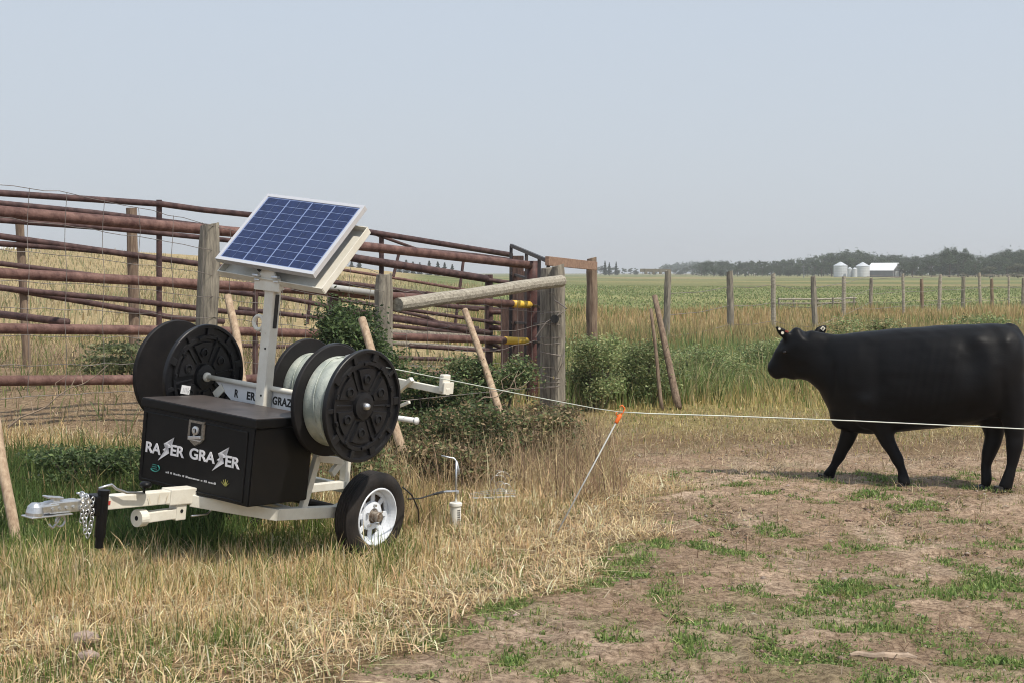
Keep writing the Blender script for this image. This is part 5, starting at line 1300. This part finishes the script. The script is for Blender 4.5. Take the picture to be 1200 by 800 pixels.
bm = bmesh.new(); tube(bm, [P(462, 470, 9.1), P(520, 464, 9.6), P(560, 460, 11), P(650, 452, 17)], .002, 4); o = obj('thin_wire', bm, M['wire']); tag(o, 'faint thin wire trailing from the rear arm into the weeds', 'wire')

gp = G(534, 620); gy_ = gp.y
t = thing('grounding_rod', gp, 'bent steel T-handle grounding rod standing in the grass right of the wheel', 'grounding rod')
bm = bmesh.new(); tube(bm, [P(534.5, 618, gy_), P(534.5, 560, gy_), P(535, 540, gy_)], .0085, 10); tube(bm, [P(517, 533.5, gy_), P(524, 535, gy_), P(532, 536.5, gy_), P(535.5, 541, gy_), P(537.5, 550, gy_), P(538, 556, gy_)], .0068, 8); obj('rod', bm, M['galv'], t, smooth=True)
t2 = thing('white_canister', gp, 'white plastic canister with dark print, slipped over the foot of the grounding rod', 'canister')
bm = bmesh.new(); zt = P(534, 588, gy_).z-gp.z; h = zt
lathe(bm, (0, 0, 0), (0, 0, 1), [(0, .005), (.044, .005), (.044, .018), (.037, .026), (.037, h-.03), (.044, h-.022), (.044, h-.006), (.040, h), (.012, h), (.0, h)], 32, closed=False); obj('tube', bm, M['pvc'], t2, world=False, smooth=False)
bm = bmesh.new(); rp = random.Random(2); z = .045
while z < h-.04:
    hh_ = rp.uniform(.006, .011); a = R(-62); 
    for da in (0, .34):
        c = Vector((math.cos(a+da)*.0375, math.sin(a+da)*.0375, z)); box(bm, c, (.0016, .009, hh_), Euler((0, 0, a+da)).to_matrix())
    c = Vector((math.cos(a+.17)*.0375, math.sin(a+.17)*.0375, z+rp.uniform(-.003, .003))); box(bm, c, (.0016, .012, .003), Euler((0, 0, a+.17)).to_matrix())
    z += hh_+.006
obj('print', bm, M['ink'], t2, world=False)
bm = bmesh.new(); tube(bm, [P(472, 570, 9.0), P(483, 580, 9.1), P(490, 596, 9.2), P(491, 612, 9.3)], .005, 6); tube(bm, [P(478, 584, 9.1), P(492, 583.5, 9.4), P(508, 578.5, 9.7)], .005, 6); tube(bm, [P(508, 578.5, 9.7), P(520, 575.5, gy_)], .009, 8)
o = obj('black_cable', bm, M['rubber'], smooth=True); tag(o, 'black cable looping from the trailer wheel to the grounding rod', 'cable')
t3 = thing('clamp', P(527, 576, gy_), 'small steel clamp gripping the grounding rod at the cable end', 'clamp')
bm = bmesh.new(); tube(bm, [P(514, 577, gy_-.02), P(524, 575.5, gy_-.02), P(534, 575, gy_-.02)], [.008, .009, .006], 8); box(bm, P(536, 576, gy_), (.02, .03, .022), None, .004); obj('jaw', bm, M['galv'], t3)
bm = bmesh.new(); rw = random.Random(8)
for k in range(7):
    c = G(590+rw.uniform(-6, 6), 590-k*2); torus(bm, c+Vector((0, 0, .06+.012*k)), (rw.uniform(-.6, .6), 1, rw.uniform(-.3, .6)), rw.uniform(.03, .07), .0022, 16, 4)
for k in range(5):
    a = G(552+rw.uniform(-4, 4), 590+k*1.5); b = G(604, 586+k*2); tube(bm, [a+Vector((0, 0, .08)), (a+b)/2+Vector((0, 0, .08+rw.uniform(-.02, .03))), b+Vector((0, 0, .08))], .002, 4)
o = obj('loose_wire', bm, M['galvdull']); tag(o, 'tangle of loose pale wire lying in the dry grass right of the grounding rod', 'wire')

a = G(996, 770); b = G(1074, 773); bm = bmesh.new(); n = 8
tube(bm, [a.lerp(b, q/n)+Vector((0, .01*math.sin(q*1.3), .012+.004*math.sin(q*2))) for q in range(n+1)], [.008, .016, .019, .018, .021, .022, .020, .017, .010], 9)
o = obj('stick', bm, M['stick']); tag(o, 'bleached wooden stick lying on the dirt among green weeds, front right', 'stick')
for px, py, s_, lab in [(100, 758, .062, 'larger pinkish stone half buried in the foreground grass'), (104, 779, .045, 'smaller pinkish stone at the bottom left in the grass')]:
    c = G(px, py); bm = bmesh.new(); bmesh.ops.create_icosphere(bm, subdivisions=3, radius=1)
    for v in bm.verts:
        k = 1+.25*(float(vn(np.array([v.co.x*3+5]), np.array([v.co.y*3+v.co.z*2]), 1, 3)[0])-.5); v.co = Vector((v.co.x*s_*1.1*k, v.co.y*s_*.7*k, v.co.z*s_*.62*k))+c+Vector((0, 0, .040))
    o = obj('stone', bm, M['stone'], smooth=False); tag(o, lab, 'stone', 'pinkish stones in the grass')
for (ax0, ay0, bx0, by0, Y, lab) in [(10, 500, 126, 430, 11.2, 'dry pale weed stalk slanting up before the lowest pipe rail at left'), (560, 470, 620, 448, 13.5, 'dry branch caught in the netting beside the gatepost')]:
    bm = bmesh.new(); a = P(ax0, ay0, Y); b = P(bx0, by0, Y); pts = [a.lerp(b, q/8)+Vector((0, 0, .02*math.sin(q*1.7))) for q in range(9)]; tube(bm, pts, [.008-.0006*q for q in range(9)], 6)
    for q in (2, 4, 5, 6): tube(bm, [pts[q], pts[q]+Vector((.05*(1 if q % 2 else -.4), 0, .10)), pts[q]+Vector((.08, .02, .17))], [.004, .003, .0015], 5)
    o = obj('dry_branch', bm, M['stick']); tag(o, lab, 'branch')
